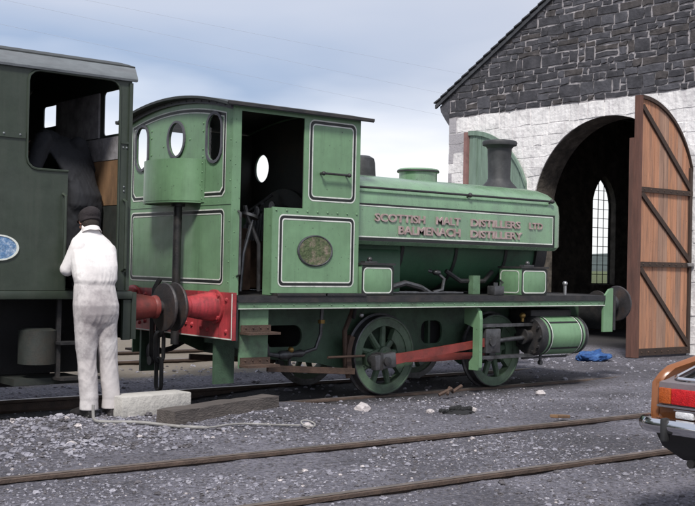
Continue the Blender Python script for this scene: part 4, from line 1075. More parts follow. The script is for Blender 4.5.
# --- wheels, rods, cylinders
WR = 0.46; CR = (-0.215, -0.04)
for sg in (-1, 1):
    for xx in (8.5, 10.34):
        wheel(loco, xx, sg*0.745, sg, WR, CR, 'wheel_green')
    yc, yk = sg*1.04, sg*0.90
    cpx, cpz = 8.5+CR[0], WR+CR[1]; c2x = 10.34+CR[0]; chx, chz = 9.98, 0.595
    kp = MB('oily_steel')
    for px in (cpx, c2x): kp.cyl((px, sg*0.78, cpz), (px, yc+sg*0.05 if px == cpx else yk+sg*0.06, cpz), 0.05)
    part('crank_pin', kp, loco)
    cr_ = MB('red_rod')
    cr_.loft([[(px, yk-0.02, cpz-h), (px, yk+0.02, cpz-h), (px, yk+0.02, cpz+h), (px, yk-0.02, cpz+h)] for px, h in ((cpx+0.06, 0.05), (cpx+0.15, 0.035), ((cpx+c2x)/2, 0.048), (c2x-0.15, 0.035), (c2x-0.06, 0.05))])
    cr_.m('oily_steel'); 
    for px in (cpx, c2x): cr_.lathe([(-0.03, 0.085), (0.03, 0.085)], (px, yk, cpz), (0, sg, 0), 20)
    part('coupling_rod', cr_, loco)
    co_ = MB('red_rod'); dv = Vector((chx-cpx, 0, chz-cpz)); nvv = Vector((-dv.z, 0, dv.x)).normalized()
    co_.loft([[Vector((cpx, yc, cpz))+dv*t+nvv*h*s1+Vector((0, 0.024*s2, 0)) for s1, s2 in ((-1, -1), (-1, 1), (1, 1), (1, -1))] for t, h in ((0.09, 0.060), (0.2, 0.052), (0.9, 0.043), (0.97, 0.06))])
    co_.m('oily_steel'); co_.box(cpx-0.16, cpx+0.15, yc-0.045, yc+0.045, cpz-0.085, cpz+0.085, 0.012, rot=Matrix.Rotation(-math.atan2(dv.z, dv.x), 4, 'Y'))
    co_.m('black_iron'); co_.box(cpx-0.09, cpx-0.05, yc-0.05, yc+0.05, cpz-0.10, cpz+0.10, 0.004); co_.lathe([(0, 0.05), (0.075, 0.05), (0.08, 0.03)], (cpx, yc, cpz), (0, sg, 0), 14)
    part('connecting_rod', co_, loco)
    xh = MB('oily_steel'); xh.box(chx-0.10, chx+0.16, yc-0.05, yc+0.05, chz-0.14, chz+0.16, 0.015); xh.cyl((chx, yc, chz), (10.78, yc, 0.64), 0.028); xh.cyl((chx, yc-0.07, chz), (chx, yc+0.07, chz), 0.05)
    part('crosshead', xh, loco)
    sb = MB('oily_steel'); sb.box(9.72, 10.75, yc-0.045, yc+0.045, 0.775, 0.815); sb.box(9.72, 10.75, yc-0.045, yc+0.045, 0.385, 0.425); part('slide_bars', sb, loco, smooth=0)
    mbk = MB('green_paint'); y0, y1 = sorted((sg*1.19, sg*0.99))
    a0 = sg*1.19
    mbk.plate([(sg*0.93, 1.025), (sg*1.12, 1.025), (sg*1.175, 0.97), (sg*1.19, 0.88), (sg*1.19, 0.30), (sg*1.17, 0.265), (sg*1.02, 0.265), (sg*1.02, 0.36), (sg*1.08, 0.42), (sg*1.08, 0.78), (sg*0.93, 0.82)], [], (9.66, 0, 0), (0, 1, 0), (0, 0, 1), 0.05, n=(1, 0, 0))
    part('motion_bracket', mbk, loco, smooth=0)
    cy = MB('black_iron'); CZ = 0.645
    cy.lathe([(0, 0.10), (0.0, 0.235), (0.05, 0.255), (0.09, 0.255), (0.10, 0.24), (0.82, 0.24), (0.83, 0.25), (0.84, 0.25)], (10.72, sg*1.02, CZ), (1, 0, 0), 36)
    cy.m('oily_steel'); cy.lathe([(0.842, 0.252), (0.87, 0.25), (0.90, 0.235), (0.94, 0.16), (0.955, 0.0)], (10.72, sg*1.02, CZ), (1, 0, 0), 36, cap=False); cy.m('black_iron')
    for k in range(10): a = R(36*k); cy.cyl((10.72, sg*1.02+0.205*math.cos(a), CZ+0.205*math.sin(a)), (10.69, sg*1.02+0.205*math.cos(a), CZ+0.205*math.sin(a)), 0.02, seg=6)
    cy.lathe([(0, 0.085), (-0.08, 0.08), (-0.10, 0.10), (-0.13, 0.10)], (10.72, sg*1.02, CZ), (1, 0, 0), 18)
    y0, y1 = sorted((sg*0.62, sg*1.0)); cy.box(10.78, 11.58, y0, y1, 0.46, 0.98, 0.03)
    cyo = part('cylinder', cy, loco)
    lg = MB('green_paint'); 
    def seg_(x0, x1, r, a0, a1, n=16): 
        lg.loft([[(x0, sg*1.02+sg*r*math.cos(R(a0+(a1-a0)*i/n)), CZ+r*math.sin(R(a0+(a1-a0)*i/n))), (x1, sg*1.02+sg*r*math.cos(R(a0+(a1-a0)*i/n)), CZ+r*math.sin(R(a0+(a1-a0)*i/n)))] for i in range(n+1)], cap=False, close=False)
    seg_(10.825, 11.535, 0.247, -75, 100); lg.m('lining_black'); seg_(10.86, 10.885, 0.251, -72, 95); seg_(11.47, 11.495, 0.251, -72, 95)
    lg.m('lining_white'); seg_(10.888, 10.902, 0.251, -60, 80); seg_(11.452, 11.466, 0.251, -60, 80)
    lg.m('lining_black'); seg_(10.905, 11.45, 0.251, 42, 48, 3); seg_(10.905, 11.45, 0.251, -40, -34, 3)
    part('cladding', lg, cyo, smooth=50)
    dk = MB('oily_steel'); dk.tube([(10.95, sg*1.02, 0.40), (10.95, sg*1.02, 0.33)], 0.02); dk.lathe([(-0.02, 0.03), (0.02, 0.03)], (10.95, sg*1.02, 0.30), (0, 1, 0), 12); dk.tube([(10.6, sg*1.02, 0.37), (11.45, sg*1.02, 0.37)], 0.014)
    dk.m('brass'); dk.cyl((10.60, sg*1.02, 0.83), (10.60, sg*1.02, 0.88), 0.02); dk.sphere((10.60, sg*1.02, 0.905), 0.04)
    part('drain_cock', dk, cyo)
    bkm = MB('rusty_iron')
    bkm.loft([[(8.5-(WR+0.035)*math.cos(R(q)), sg*0.72, WR+(WR+0.035)*math.sin(R(q))), (8.5-(WR+0.10)*math.cos(R(q)), sg*0.72, WR+(WR+0.10)*math.sin(R(q))), (8.5-(WR+0.10)*math.cos(R(q)), sg*0.80, WR+(WR+0.10)*math.sin(R(q))), (8.5-(WR+0.035)*math.cos(R(q)), sg*0.80, WR+(WR+0.035)*math.sin(R(q)))] for q in range(-22, 27, 6)])
    bkm.tube([(8.05, sg*0.76, 1.0), (7.93, sg*0.76, 0.75), (7.95, sg*0.76, 0.42), (8.0, sg*0.76, 0.22)], 0.028)
    bkm.cyl((7.62, sg*0.86, 0.47), (8.15, sg*0.86, 0.47), 0.014)
    part('brake_hanger', bkm, loco)
    rodm = MB('rusty_iron'); rodm.box(6.85, 8.05, sg*0.80-0.02, sg*0.80+0.02, 0.30, 0.37, 0.005, rot=Matrix.Rotation(R(4), 4, 'Y')); part('brake_rod', rodm, loco, smooth=0)
sand = MB('black_iron'); sand.tube([(8.0, -0.9, 1.1), (8.0, -0.85, 0.98), (8.03, -0.80, 0.9)], 0.02); sand.m('bright_steel'); sand.sphere((8.03, -0.93, 0.94), 0.03)
part('sand_pipe', sand, loco)
for xx in (8.5, 10.34):
    ax = MB('oily_steel'); ax.cyl((xx, -0.69, WR), (xx, 0.69, WR), 0.075); part('axle', ax, loco)
ash = MB('soot_black'); ash.box(7.75, 8.05, -0.55, 0.55, 0.4, 1.1); ash.box(8.95, 9.9, -0.5, 0.5, 0.35, 1.1); ash.box(10.9, 11.9, -0.5, 0.5, 0.5, 1.1); part('ashpan', ash, loco, smooth=0)

# ------------------------------------------------------------------ dark green engine at the left
dl = thing('shunting_locomotive', (1.2, 0, 0), 'dark olive green engine with an open cab doorway and a pale roof edge', 'locomotive')
DY = 1.21; EX = 4.96
sd = MB('diesel_green')
# near side sheet with the doorway and window opening cut out of it
outer = [(2.6, 1.215), (4.34, 1.215), (4.34, 2.27)]
outer += [(4.34-0.0, 2.285), (4.05, 2.285)]+[(3.95+0.10-0.10*math.sin(R(q)), 2.385-0.10*math.cos(R(q))) for q in (30, 60, 90)]
outer += [(3.95, 3.06)]+[(4.05-0.10*math.cos(R(q)), 3.06+0.10*math.sin(R(q))) for q in (30, 60, 90)]+[(4.74+0.10*math.sin(R(q)), 3.06+0.10*math.cos(R(q))) for q in (0, 30, 60, 90)]
outer += [(4.84, 1.215), (EX, 1.215), (EX, 3.20), (2.6, 3.20)]
for sg in (-1, 1):
    sd.plate(outer if sg < 0 else [(2.6, 1.215), (EX, 1.215), (EX, 3.20), (2.6, 3.20)], [], (0, sg*DY, 0), (1, 0, 0), (0, 0, 1), 0.012, n=(0, -sg, 0))
EW = [rrect(0.41, 0.74, 2.89, 3.11, 0.03), rrect(-1.06, -0.67, 2.70, 3.12, 0.04)]
endp = [(-DY+0.014, 1.215), (DY-0.014, 1.215), (DY-0.014, 3.24)]+[(y, 3.255+0.20*(1-(y/1.26)**2)) for y in (1.0, 0.7, 0.35, 0, -0.35, -0.7, -1.0)]+[(-DY+0.014, 3.24)]
sd.plate(endp, EW, (EX-0.012, 0, 0), (0, 1, 0), (0, 0, 1), 0.012, n=(1, 0, 0))
# beading round the opening, riveted joint bands
bead = [(x, z) for x, z in outer[3:-3]]
for sg in (-1,):
    sd.tube([(x, sg*(DY+0.004), z) for x, z in bead]+[(4.84, sg*(DY+0.004), 1.24)], 0.012, 6)
    y0, y1 = sorted((sg*DY, sg*(DY+0.012))); y0 += 0.001*(sg > 0); y1 -= 0.001*(sg < 0)
    sd.box(2.6, 3.93, y0-0.002*(sg < 0), y1+0.002*(sg > 0), 2.545, 2.605)
    sd.box(4.853, EX, y0-0.002*(sg < 0), y1+0.002*(sg > 0), 2.58, 2.60)
    sd.box(4.93, EX+0.004, y0-0.004, y1+0.004, 1.22, 3.15)
sd.m('roof_grey')
for sg in (-1, 1):
    rivets(sd, lerp((2.7, sg*(DY+0.014), 2.575), (3.88, sg*(DY+0.014), 2.575), 9)+[Vector((4.88, sg*(DY+0.002), 2.545)), Vector((4.915, sg*(DY+0.002), 2.545)), Vector((4.895, sg*(DY+0.002), 2.18)), Vector((4.895, sg*(DY+0.002), 2.14))], (0, sg, 0), 0.011)
part('cab', sd, dl, smooth=30)
# interior sheets
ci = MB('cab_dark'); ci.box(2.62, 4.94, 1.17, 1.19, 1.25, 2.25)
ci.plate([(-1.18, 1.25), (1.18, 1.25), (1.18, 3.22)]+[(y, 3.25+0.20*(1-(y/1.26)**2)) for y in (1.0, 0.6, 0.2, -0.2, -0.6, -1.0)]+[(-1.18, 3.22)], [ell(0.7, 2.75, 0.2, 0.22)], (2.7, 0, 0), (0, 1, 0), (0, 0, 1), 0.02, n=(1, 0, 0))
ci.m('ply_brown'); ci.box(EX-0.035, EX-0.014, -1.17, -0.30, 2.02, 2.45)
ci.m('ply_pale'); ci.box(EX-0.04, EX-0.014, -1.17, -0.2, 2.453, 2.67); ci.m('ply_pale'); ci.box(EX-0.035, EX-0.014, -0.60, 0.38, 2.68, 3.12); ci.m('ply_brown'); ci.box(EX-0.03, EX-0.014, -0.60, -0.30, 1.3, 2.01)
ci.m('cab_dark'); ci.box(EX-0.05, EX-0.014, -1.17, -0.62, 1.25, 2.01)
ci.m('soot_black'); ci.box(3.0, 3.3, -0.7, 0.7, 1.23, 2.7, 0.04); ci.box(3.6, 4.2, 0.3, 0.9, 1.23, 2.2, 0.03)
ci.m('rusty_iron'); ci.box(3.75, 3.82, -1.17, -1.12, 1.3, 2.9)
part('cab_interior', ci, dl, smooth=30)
dr = MB('roof_dark')
def drz(y): return 3.19+0.20*(1-(y/1.26)**2)
yy_ = [1.185-2.37*i/18 for i in range(19)]
dr.loft([[(2.5, y, drz(y)+0.10), (2.5, y, drz(y)+0.06), (5.0, y, drz(y)+0.06), (5.0, y, drz(y)+0.10)] for y in yy_])
dro = part('roof', dr, dl)
dg = MB('roof_grey')
for sg in (-1, 1):
    P = [(sg*(DY+0.002), 3.165), (sg*(DY+0.030), 3.165), (sg*(DY+0.036), 3.185), (sg*(DY+0.030), 3.205), (sg*(DY-0.005), 3.27), (sg*(DY-0.035), 3.315), (sg*(DY-0.05), 3.30), (sg*(DY+0.002), 3.20)]
    dg.loft([[(x, p[0], p[1]) for p in P] for x in (2.5, 5.0)])
part('roof_edge', dg, dro, smooth=30, label='pale grey roof edge with scuffed paint')
for sg in (-1, 1):
    for xx, za, zb in ((4.30, 1.40, 2.08), (4.90, 1.40, 2.06)):
        hr = MB('diesel_green'); hr.tube([(xx, sg*(DY+0.0), za), (xx, sg*(DY+0.055), za+0.02), (xx, sg*(DY+0.055), zb-0.02), (xx, sg*DY, zb)], 0.015, 8); part('handrail', hr, dl)
# bonnet / tank ahead of the cab (outside the frame for the most part)
bn = MB('diesel_green'); bn.box(-2.3, 2.598, -DY, DY, 1.22, 2.58, 0.03); bn.cyl((-2.2, 0, 2.35), (2.55, 0, 2.35), 0.55, seg=32); bn.lathe([(0, 0.3), (0.3, 0.27), (0.4, 0)], (0.4, 0, 2.85), (0, 0, 1), 24); bn.lathe([(0, 0.26), (0.1, 0.2), (0.6, 0.22), (0.65, 0.28), (0.7, 0.26)], (-1.7, 0, 2.85), (0, 0, 1), 24)
part('bonnet', bn, dl)
df = MB('diesel_green'); df.box(-2.7, 5.01, -1.22, 1.22, 1.135, 1.212, 0.012)
part('footplate', df, dl, smooth=30)
dbm = MB('diesel_green'); dbm.box(5.012, 5.06, -1.20, 1.20, 0.76, 1.20); dbm.box(4.93, 5.01, -1.19, -1.15, 0.755, 1.13); dbm.box(4.93, 5.01, 1.15, 1.19, 0.755, 1.13); dbm.box(-2.75, -2.71, -1.2, 1.2, 0.76, 1.2)
part('buffer_beam', dbm, dl, smooth=0)
for yb in (-0.865, 0.865):
    buffer(dl, 5.06, yb, 1, 'red_rod', 0.52)
    buffer(dl, -2.75, yb, -1, 'red_rod', 0.5)
dfr = MB('soot_black'); dfr.box(-2.6, 4.95, -0.62, -0.58, 0.42, 1.13); dfr.box(-2.6, 4.95, 0.58, 0.62, 0.42, 1.13); dfr.box(3.9, 4.5, -0.57, 0.57, 0.3, 1.1)
part('frame', dfr, dl, smooth=0)
for xx in (0.2, 1.7, 3.3):
    for sg in (-1, 1): wheel(dl, xx, sg*0.745, sg, 0.48, (-0.2, 0.05), 'soot_black')
ab = MB('cab_dark'); ab.lathe([(0, 0.17), (0.3, 0.17), (0.32, 0.12)], (4.18, -1.0, 0.55), (0, 0, 1), 18); ab.box(3.95, 4.6, -1.05, -0.66, 0.36, 0.42); ab.box(4.65, 4.9, -1.12, -1.09, 0.45, 1.13)
part('air_reservoir', ab, dl)
for zz in (0.74, 0.42):
    t = MB('black_iron'); t.box(4.3, 4.7, -1.24, -1.07, zz-0.012, zz+0.012); part('step', t, dl, smooth=0)
t = MB('black_iron'); t.box(4.32, 4.36, -1.10, -1.07, 0.4, 1.13); t.box(4.62, 4.66, -1.10, -1.07, 0.4, 1.13); part('step_hanger', t, dl, smooth=0)
bp_ = MB('plate_blue'); bp_.lathe([(0, 0.12), (0.008, 0.12), (0.010, 0.0)], (0, 0, 0), (0, -1, 0), 32); bp_.m('lining_white'); bp_.lathe([(0.0, 0.12), (0.013, 0.12), (0.013, 0.106), (0.005, 0.106)], (0, 0, 0), (0, -1, 0), 32, cap=False)
bp_.tf(Matrix.Translation((3.715, -DY-0.002, 1.585)) @ Matrix.Diagonal((1.5, 1, 0.94, 1)))
part('number_plate', bp_, dl, label='small pale blue oval plate')
# three-link coupling hanging from its hook
ck = MB('black_iron'); ck.tube([(5.06, 0, 1.02), (5.22, 0, 1.02), (5.28, 0, 1.07), (5.25, 0, 1.14)], [0.035, 0.032, 0.028, 0.014]); cko = part('draw_hook', ck, dl)

def link(mb, x, y, z0, z1, hw, r, ax):
    """one stadium-shaped chain link between heights z0 and z1, lying in plane X (ax=0) or Y (ax=1)"""
    pts = []
    n_ = 6
    for i in range(n_+1): a = R(180*i/n_); pts.append((hw*math.cos(a), z1-hw+hw*math.sin(a)))
    for i in range(n_+1): a = R(180+180*i/n_); pts.append((hw*math.cos(a), z0+hw+hw*math.sin(a)))
    pts.append(pts[0])
    mb.tube([(x+(p[0] if ax == 0 else 0), y+(p[0] if ax == 1 else 0), p[1]) for p in pts], r, 8)
lk = MB('black_iron'); link(lk, 5.96, -0.06, 0.70, 1.06, 0.05, 0.022, 1); link(lk, 5.96, -0.06, 0.42, 0.74, 0.05, 0.022, 0); link(lk, 5.96, -0.06, 0.12, 0.46, 0.055, 0.022, 1)
solo('coupling_chain', lk, (5.96, -0.06, 0.12), 'black three link coupling chain hanging between the buffers', 'chain')

# ------------------------------------------------------------------ things lying about
cb = MB('concrete'); cb.box(-0.37, 0.37, -0.13, 0.13, 0, 0.20, 0.012); cb.tf(Matrix.Translation((4.99, -1.62, 0.10)) @ Matrix.Rotation(R(5), 4, 'Z'))
solo('concrete_block', cb, (5.06, -1.64, 0.1), 'pale concrete block on the cinders behind the standing man', 'block', smooth=30)
tb = MB('tarred_wood')
rings = []
for i in range(13):
    t = i/12; p = Vector((4.84, -2.18, 0.10)).lerp(Vector((6.25, -1.72, 0.105)), t); h = 0.12+0.006*mnoise.noise(Vector((t*6, 0, 0))); w_ = 0.11
    d = Vector((1.5, 0.52, 0)).normalized(); n_ = Vector((-d.y, d.x, 0))
    j = lambda: random.uniform(-0.006, 0.006)
    rings.append([p-n_*w_+Vector((0, j(), j())), p+n_*w_+Vector((0, 0, j())), p+n_*(w_-0.008)+Vector((0, 0, h+j())), p+Vector((0, 0, h+0.004+j())), p-n_*(w_-0.008)+Vector((0, 0, h+j()))])
tb.loft(rings)
solo('timber_baulk', tb, (5.6, -1.92, 0.09), 'dark tarred timber baulk lying at an angle in front of the tank engine', 'timber', smooth=30)
hs = MB('hose_grey')
pts = [(4.30, -1.90, 0.27), (4.30, -1.90, 0.20), (4.31, -1.92, 0.14), (4.40, -1.98, 0.128), (4.62, -2.12, 0.125), (4.85, -2.36, 0.105), (5.05, -2.52, 0.10), (5.25, -2.50, 0.105), (5.45, -2.50, 0.10), (5.65, -2.60, 0.09), (5.86, -2.73, 0.085)]
sm2 = []
for i in range(len(pts)-1):
    p0, p1, p2, p3 = [Vector(pts[max(0, min(len(pts)-1, k))]) for k in (i-1, i, i+1, i+2)]
    for t in (0, 0.25, 0.5, 0.75): sm2.append(0.5*((2*p1)+(-p0+p2)*t+(2*p0-5*p1+4*p2-p3)*t*t+(-p0+3*p1-3*p2+p3)*t**3))
sm2.append(Vector(pts[-1]))
hs.tube(sm2, [0.014 if i < 24 else 0.008 for i in range(len(sm2))], 8)
hs.tube([(5.93+0.062*math.cos(R(q)), -2.76+0.062*math.sin(R(q)), 0.085+0.02*math.sin(R(q))+0.015) for q in range(0, 361, 20)], 0.007, 6)
solo('hose', hs, (5.2, -2.3, 0.1), 'thin grey hose trailing across the cinders from the standing man to a looped end', 'hose')
def rock(name, x, y, r, label, mname='stone_pale', sq=0.7, group=None):
    mb = MB(mname); z = gz(x, y)
    bmesh.ops.create_icosphere(mb.bm, subdivisions=2, radius=1)
    sd_ = random.random()*50
    for v in mb.bm.verts:
        k = 1+0.5*mnoise.noise(v.co*1.3+Vector((sd_, 0, 0)))+0.15*mnoise.noise(v.co*3.1+Vector((0, sd_, 0)))
        v.co = Vector((v.co.x*r*k*1.2, v.co.y*r*k, v.co.z*r*k*sq))+Vector((x, y, z+r*sq*0.55))
    return solo(name, mb, (x, y, z), label, 'stone', group, smooth=0)
rock('stone', 5.94, -2.75, 0.04, 'white stone inside the looped end of the hose')
rock('stone', 7.1, -2.10, 0.075, 'pale stone on the cinders in front of the driving wheel', sq=0.65)
rock('stone', 7.78, -2.35, 0.042, 'small pale stone beside the dark clinker heap')
rock('stone', 8.25, -2.48, 0.045, 'small pale stone at the right edge of the dark clinker heap')
rock('stone', 10.25, -1.65, 0.06, 'pale stone on the cinders below the front wheel of the tank engine')
cl = MB('soot_black'); cl.sphere((8.02, -2.5, gz(8.02, -2.5)), (0.22, 0.15, 0.045), 18, 10)
for k in range(46):
    a = random.random()*6.28; d = min(0.14, abs(random.gauss(0, 0.09))); x = 8.02+d*1.4*math.cos(a); y = -2.5+d*math.sin(a)
    r = random.uniform(0.015, 0.035); bmesh.ops.create_icosphere(cl.bm, subdivisions=1, radius=r, matrix=Matrix.Translation((x, y, gz(x, y)+r*0.6+max(0, 0.05-d*0.3))) @ Matrix.Rotation(random.random()*6, 4, 'X') @ Matrix.Diagonal((1.3, 0.9, 0.8, 1)))
solo('clinker_heap', cl, (8.02, -2.5, 0.03), 'small black heap of clinker beside the foreground rail', 'clinker', smooth=0)
sk = MB('rusty_iron'); sk.tube([(8.95, -1.25, 0.02), (9.1, -1.3, 0.09), (9.2, -1.22, 0.04), (9.32, -1.25, 0.11)], 0.022, 6); sk.tube([(9.02, -1.32, 0.03), (9.12, -1.25, 0.1)], 0.018, 6)
solo('scrap_iron', sk, (9.1, -1.26, 0), 'twisted bit of rusty scrap iron near the wheels of the tank engine', 'scrap')
sk2 = MB('ply_brown'); sk2.box(-0.16, 0.16, -0.04, 0.04, 0, 0.03, 0.005, rot=Matrix.Rotation(R(6), 4, 'Y')); sk2.tf(Matrix.Translation((8.3, -3.60, 0.085)) @ Matrix.Rotation(R(18), 4, 'Z'))
solo('wood_scrap', sk2, (8.3, -3.6, 0.08), 'short reddish wood scrap lying by the foreground rail', 'wood scrap', smooth=0)
# crumpled blue cloth by the shed door
bl = MB('blue_cloth')
bmesh.ops.create_icosphere(bl.bm, subdivisions=5, radius=1)
for v in bl.bm.verts:
    p = v.co.copy(); k = 1+0.45*mnoise.noise(p*1.6+Vector((3, 1, 8)))+0.30*abs(mnoise.noise(p*3.4))-0.16*abs(mnoise.noise(p*7))
    v.co = Vector((14.72+p.x*0.33*k+p.y*0.1, 1.16+p.y*0.26*k, 0.03+max(-0.02, p.z)*0.15*k))
solo('crumpled_sheet', bl, (14.75, 1.16, 0.0), 'crumpled blue cloth on the ground beyond the engine cylinder', 'cloth', smooth=180)

# ------------------------------------------------------------------ orange car, tail towards the camera's right
car = thing('parked_car', (7.5, -7.485, 0.05), 'orange brown fastback car with chrome bumper and red tail lamps', 'car')
YC = -7.485
def car_sec(x, hw, z0, z1, tum, rad=0.05):
    """rounded body section at x"""
    pts = []
    for sgn in (1, -1):
        seq = [(hw*0.93, z0), (hw, z0+0.12), (hw, z0+0.30), (hw-tum*0.3, z1-rad*1.4), (hw-tum-rad*0.2, z1-rad*0.4), (hw-tum-rad, z1)]
        if sgn < 0: seq = [(-a, b) for a, b in reversed(seq)]
        pts += seq
    return [(x, YC+p[0], p[1]) for p in pts]
cbm = MB('car_orange')
cbm.loft([car_sec(x, hw, z0, z1, tm) for x, hw, z0, z1, tm in ((5.47, 0.76, 0.585, 0.72, 0.02), (5.455, 0.78, 0.575, 0.80, 0.02), (5.48, 0.79, 0.57, 0.865, 0.04), (5.7, 0.80, 0.50, 0.88, 0.05), (6.4, 0.81, 0.25, 0.90, 0.05), (7.6, 0.81, 0.25, 0.90, 0.05), (8.5, 0.80, 0.25, 0.88, 0.06), (9.2, 0.78, 0.28, 0.82, 0.08), (9.55, 0.74, 0.32, 0.74, 0.08), (9.66, 0.70, 0.38, 0.66, 0.06))])
# flank shells carrying the buttresses that rise towards the roof
for sg in (1, -1):
    prof = [(5.455, 0.60), (5.445, 0.70), (5.455, 0.86), (5.49, 0.915), (5.54, 0.955), (5.80, 1.01), (6.3, 1.12), (6.9, 1.27), (7.2, 1.325), (7.9, 1.335), (8.0, 1.30), (7.3, 1.22), (6.6, 1.0), (6.4, 0.88), (6.0, 0.84), (5.6, 0.62)]
    P = []
    def off(z): return 0.775 if z < 0.87 else 0.775-0.22*(z-0.87)/0.45
    rings = []
    for t in (0, 0.4, 0.85, 1.0):
        rings.append([(x+(0.012 if t == 0 else 0), YC+sg*(off(z)-0.015+0.045*min(t, 0.85)/0.85*(1 if t < 1 else 0.75)), z-(0.012 if t in (0, 1.0) else 0)) for x, z in prof])
    cbm.loft(rings)
cbm.loft([[(x, YC+y*hw, z+(0.02 if abs(y) < 0.6 else 0)) for y in (-1, -0.5, 0, 0.5, 1)]+[(x, YC+y*hw, z-0.03) for y in (1, 0.5, 0, -0.5, -1)] for x, hw, z in ((7.0, 0.60, 1.30), (7.3, 0.61, 1.335), (7.8, 0.60, 1.335), (8.0, 0.58, 1.30))])
carb = part('body', cbm, car, smooth=40)
rp = MB('car_grey'); rp.box(5.438, 5.462, YC-0.745, YC+0.745, 0.742, 0.868); part('rear_panel', rp, car, smooth=0)
sg_ = MB('car_grey'); 
sg_.plate([(-0.755, 0), (0.755, 0), (0.62, 1.55), (-0.62, 1.55)], [rrect(-0.69, 0.69, 0.03, 1.35, 0.05)], (5.462, YC, 0.868), (0, 1, 0), Vector((1.5, 0, 0.40)).normalized(), 0.012)
sgo = part('window_surround', sg_, car, smooth=0)
gl_ = MB('glass_dark'); gl_.plate(rrect(-0.70, 0.70, 0.025, 1.36, 0.05), [], Vector((5.462, YC, 0.868))-Vector((-0.257, 0, 0.966))*0.012, (0, 1, 0), Vector((1.5, 0, 0.40)).normalized(), 0); part('rear_window', gl_, car, smooth=0)
ctm = MB('chrome'); o_ = Vector((5.462, YC, 0.870))+Vector((-0.257, 0, 0.966))*0.014
bdir = Vector((1.5, 0, 0.40)).normalized()
pth = rrect(-0.69, 0.69, 0.03, 1.35, 0.05); ctm.tube([o_+Vector((0, 1, 0))*p[0]+bdir*p[1] for p in pth+[pth[0]]], 0.009, 6)
ctm.box(5.425, 5.437, YC-0.75, YC+0.75, 0.728, 0.740)
part('chrome_trim', ctm, car)
gh = MB('glass_dark'); gh.loft([[(x, YC-hw, z0), (x, YC+hw, z0), (x, YC+hw2, z1), (x, YC-hw2, z1)] for x, hw, hw2, z0, z1 in ((6.75, 0.74, 0.64, 0.89, 1.19), (7.2, 0.75, 0.60, 0.89, 1.30), (7.9, 0.75, 0.60, 0.89, 1.31), (8.55, 0.73, 0.70, 0.87, 0.90))]); part('cabin_glass', gh, car, smooth=0)
for sg in (1, -1):
    for nm, mm, ya, yb in (('indicator_lamp', 'lamp_amber', 0.655, 0.735), ('tail_lamp', 'lamp_red', 0.345, 0.652)):
        q = MB(mm); y0, y1 = sorted((YC+sg*ya, YC+sg*yb)); q.box(5.418, 5.437, y0, y1, 0.748, 0.838, 0.006)
        if nm == 'tail_lamp': q.m('lining_black'); q.box(5.4165, 5.437, min(y0, y1)-0.0, min(y0, y1)+0.004, 0.75, 0.836)
        part(nm, q, car)
    q = MB('lamp_clear'); y0, y1 = sorted((YC+sg*0.51, YC+sg*0.625)); q.box(5.42, 5.45, y0, y1, 0.672, 0.712, 0.008); q.m('chrome'); q.box(5.425, 5.45, y0-0.012, y1+0.012, 0.662, 0.671); q.box(5.425, 5.45, y0-0.012, y1+0.012, 0.713, 0.722); part('reversing_lamp', q, car)
    ov = MB('rubber'); y0, y1 = sorted((YC+sg*0.615, YC+sg*0.652)); ov.box(5.312, 5.37, y0, y1, 0.545, 0.680, 0.014); part('overrider', ov, car)
bmp = MB('chrome')
path = [(5.95, 0.86), (5.60, 0.86), (5.47, 0.855), (5.395, 0.825), (5.36, 0.77), (5.345, 0.70), (5.342, 0.45), (5.34, 0)]
path = path+[(x, -y) for x, y in reversed(path[:-1])]
rings = []
for i, (x, y) in enumerate(path):
    a = Vector(path[max(0, i-1)]); b = Vector(path[min(len(path)-1, i+1)]); d = (b-a).normalized(); n_ = Vector((d.y, -d.x))
    if n_.x > 0 and abs(y) < 0.7: n_ = -n_
    rings.append([(x+n_.x*q, YC+y+n_.y*q, z_) for q, z_ in ((-0.03, 0.585), (0.0, 0.59), (0.018, 0.615), (0.02, 0.64), (0.006, 0.668), (-0.03, 0.672))])
bmp.loft(rings)
part('rear_bumper', bmp, car, smooth=50)
un = MB('car_black'); un.box(5.75, 9.4, YC-0.70, YC+0.70, 0.30, 0.56, 0.02); un.loft([[(5.43, YC-0.76, 0.585), (5.43, YC+0.76, 0.585), (5.62, YC+0.79, 0.60), (5.62, YC-0.79, 0.60)], [(5.46, YC-0.73, 0.50), (5.46, YC+0.73, 0.50), (5.66, YC+0.78, 0.50), (5.66, YC-0.78, 0.50)], [(5.56, YC-0.66, 0.42), (5.56, YC+0.66, 0.42), (5.76, YC+0.72, 0.38), (5.76, YC-0.72, 0.38)]]); un.cyl((5.42, YC+0.52, 0.43), (6.2, YC+0.52, 0.43), 0.024); part('underbody', un, car)
for xx in (6.25, 8.75):
    for sg in (1, -1):
        t = MB('rubber'); t.lathe([(-0.08, 0.18), (-0.085, 0.25), (-0.075, 0.285), (0.075, 0.285), (0.085, 0.25), (0.08, 0.18)], (xx, YC+sg*0.70, 0.33), (0, sg, 0), 32, cap=False); wo = part('wheel', t, car)
        q = MB('chrome'); q.lathe([(0.0, 0.19), (0.05, 0.18), (0.03, 0.10), (0.06, 0.06), (0.065, 0.0)], (xx, YC+sg*0.70, 0.33), (0, sg, 0), 24); part('hub_cap', q, wo)

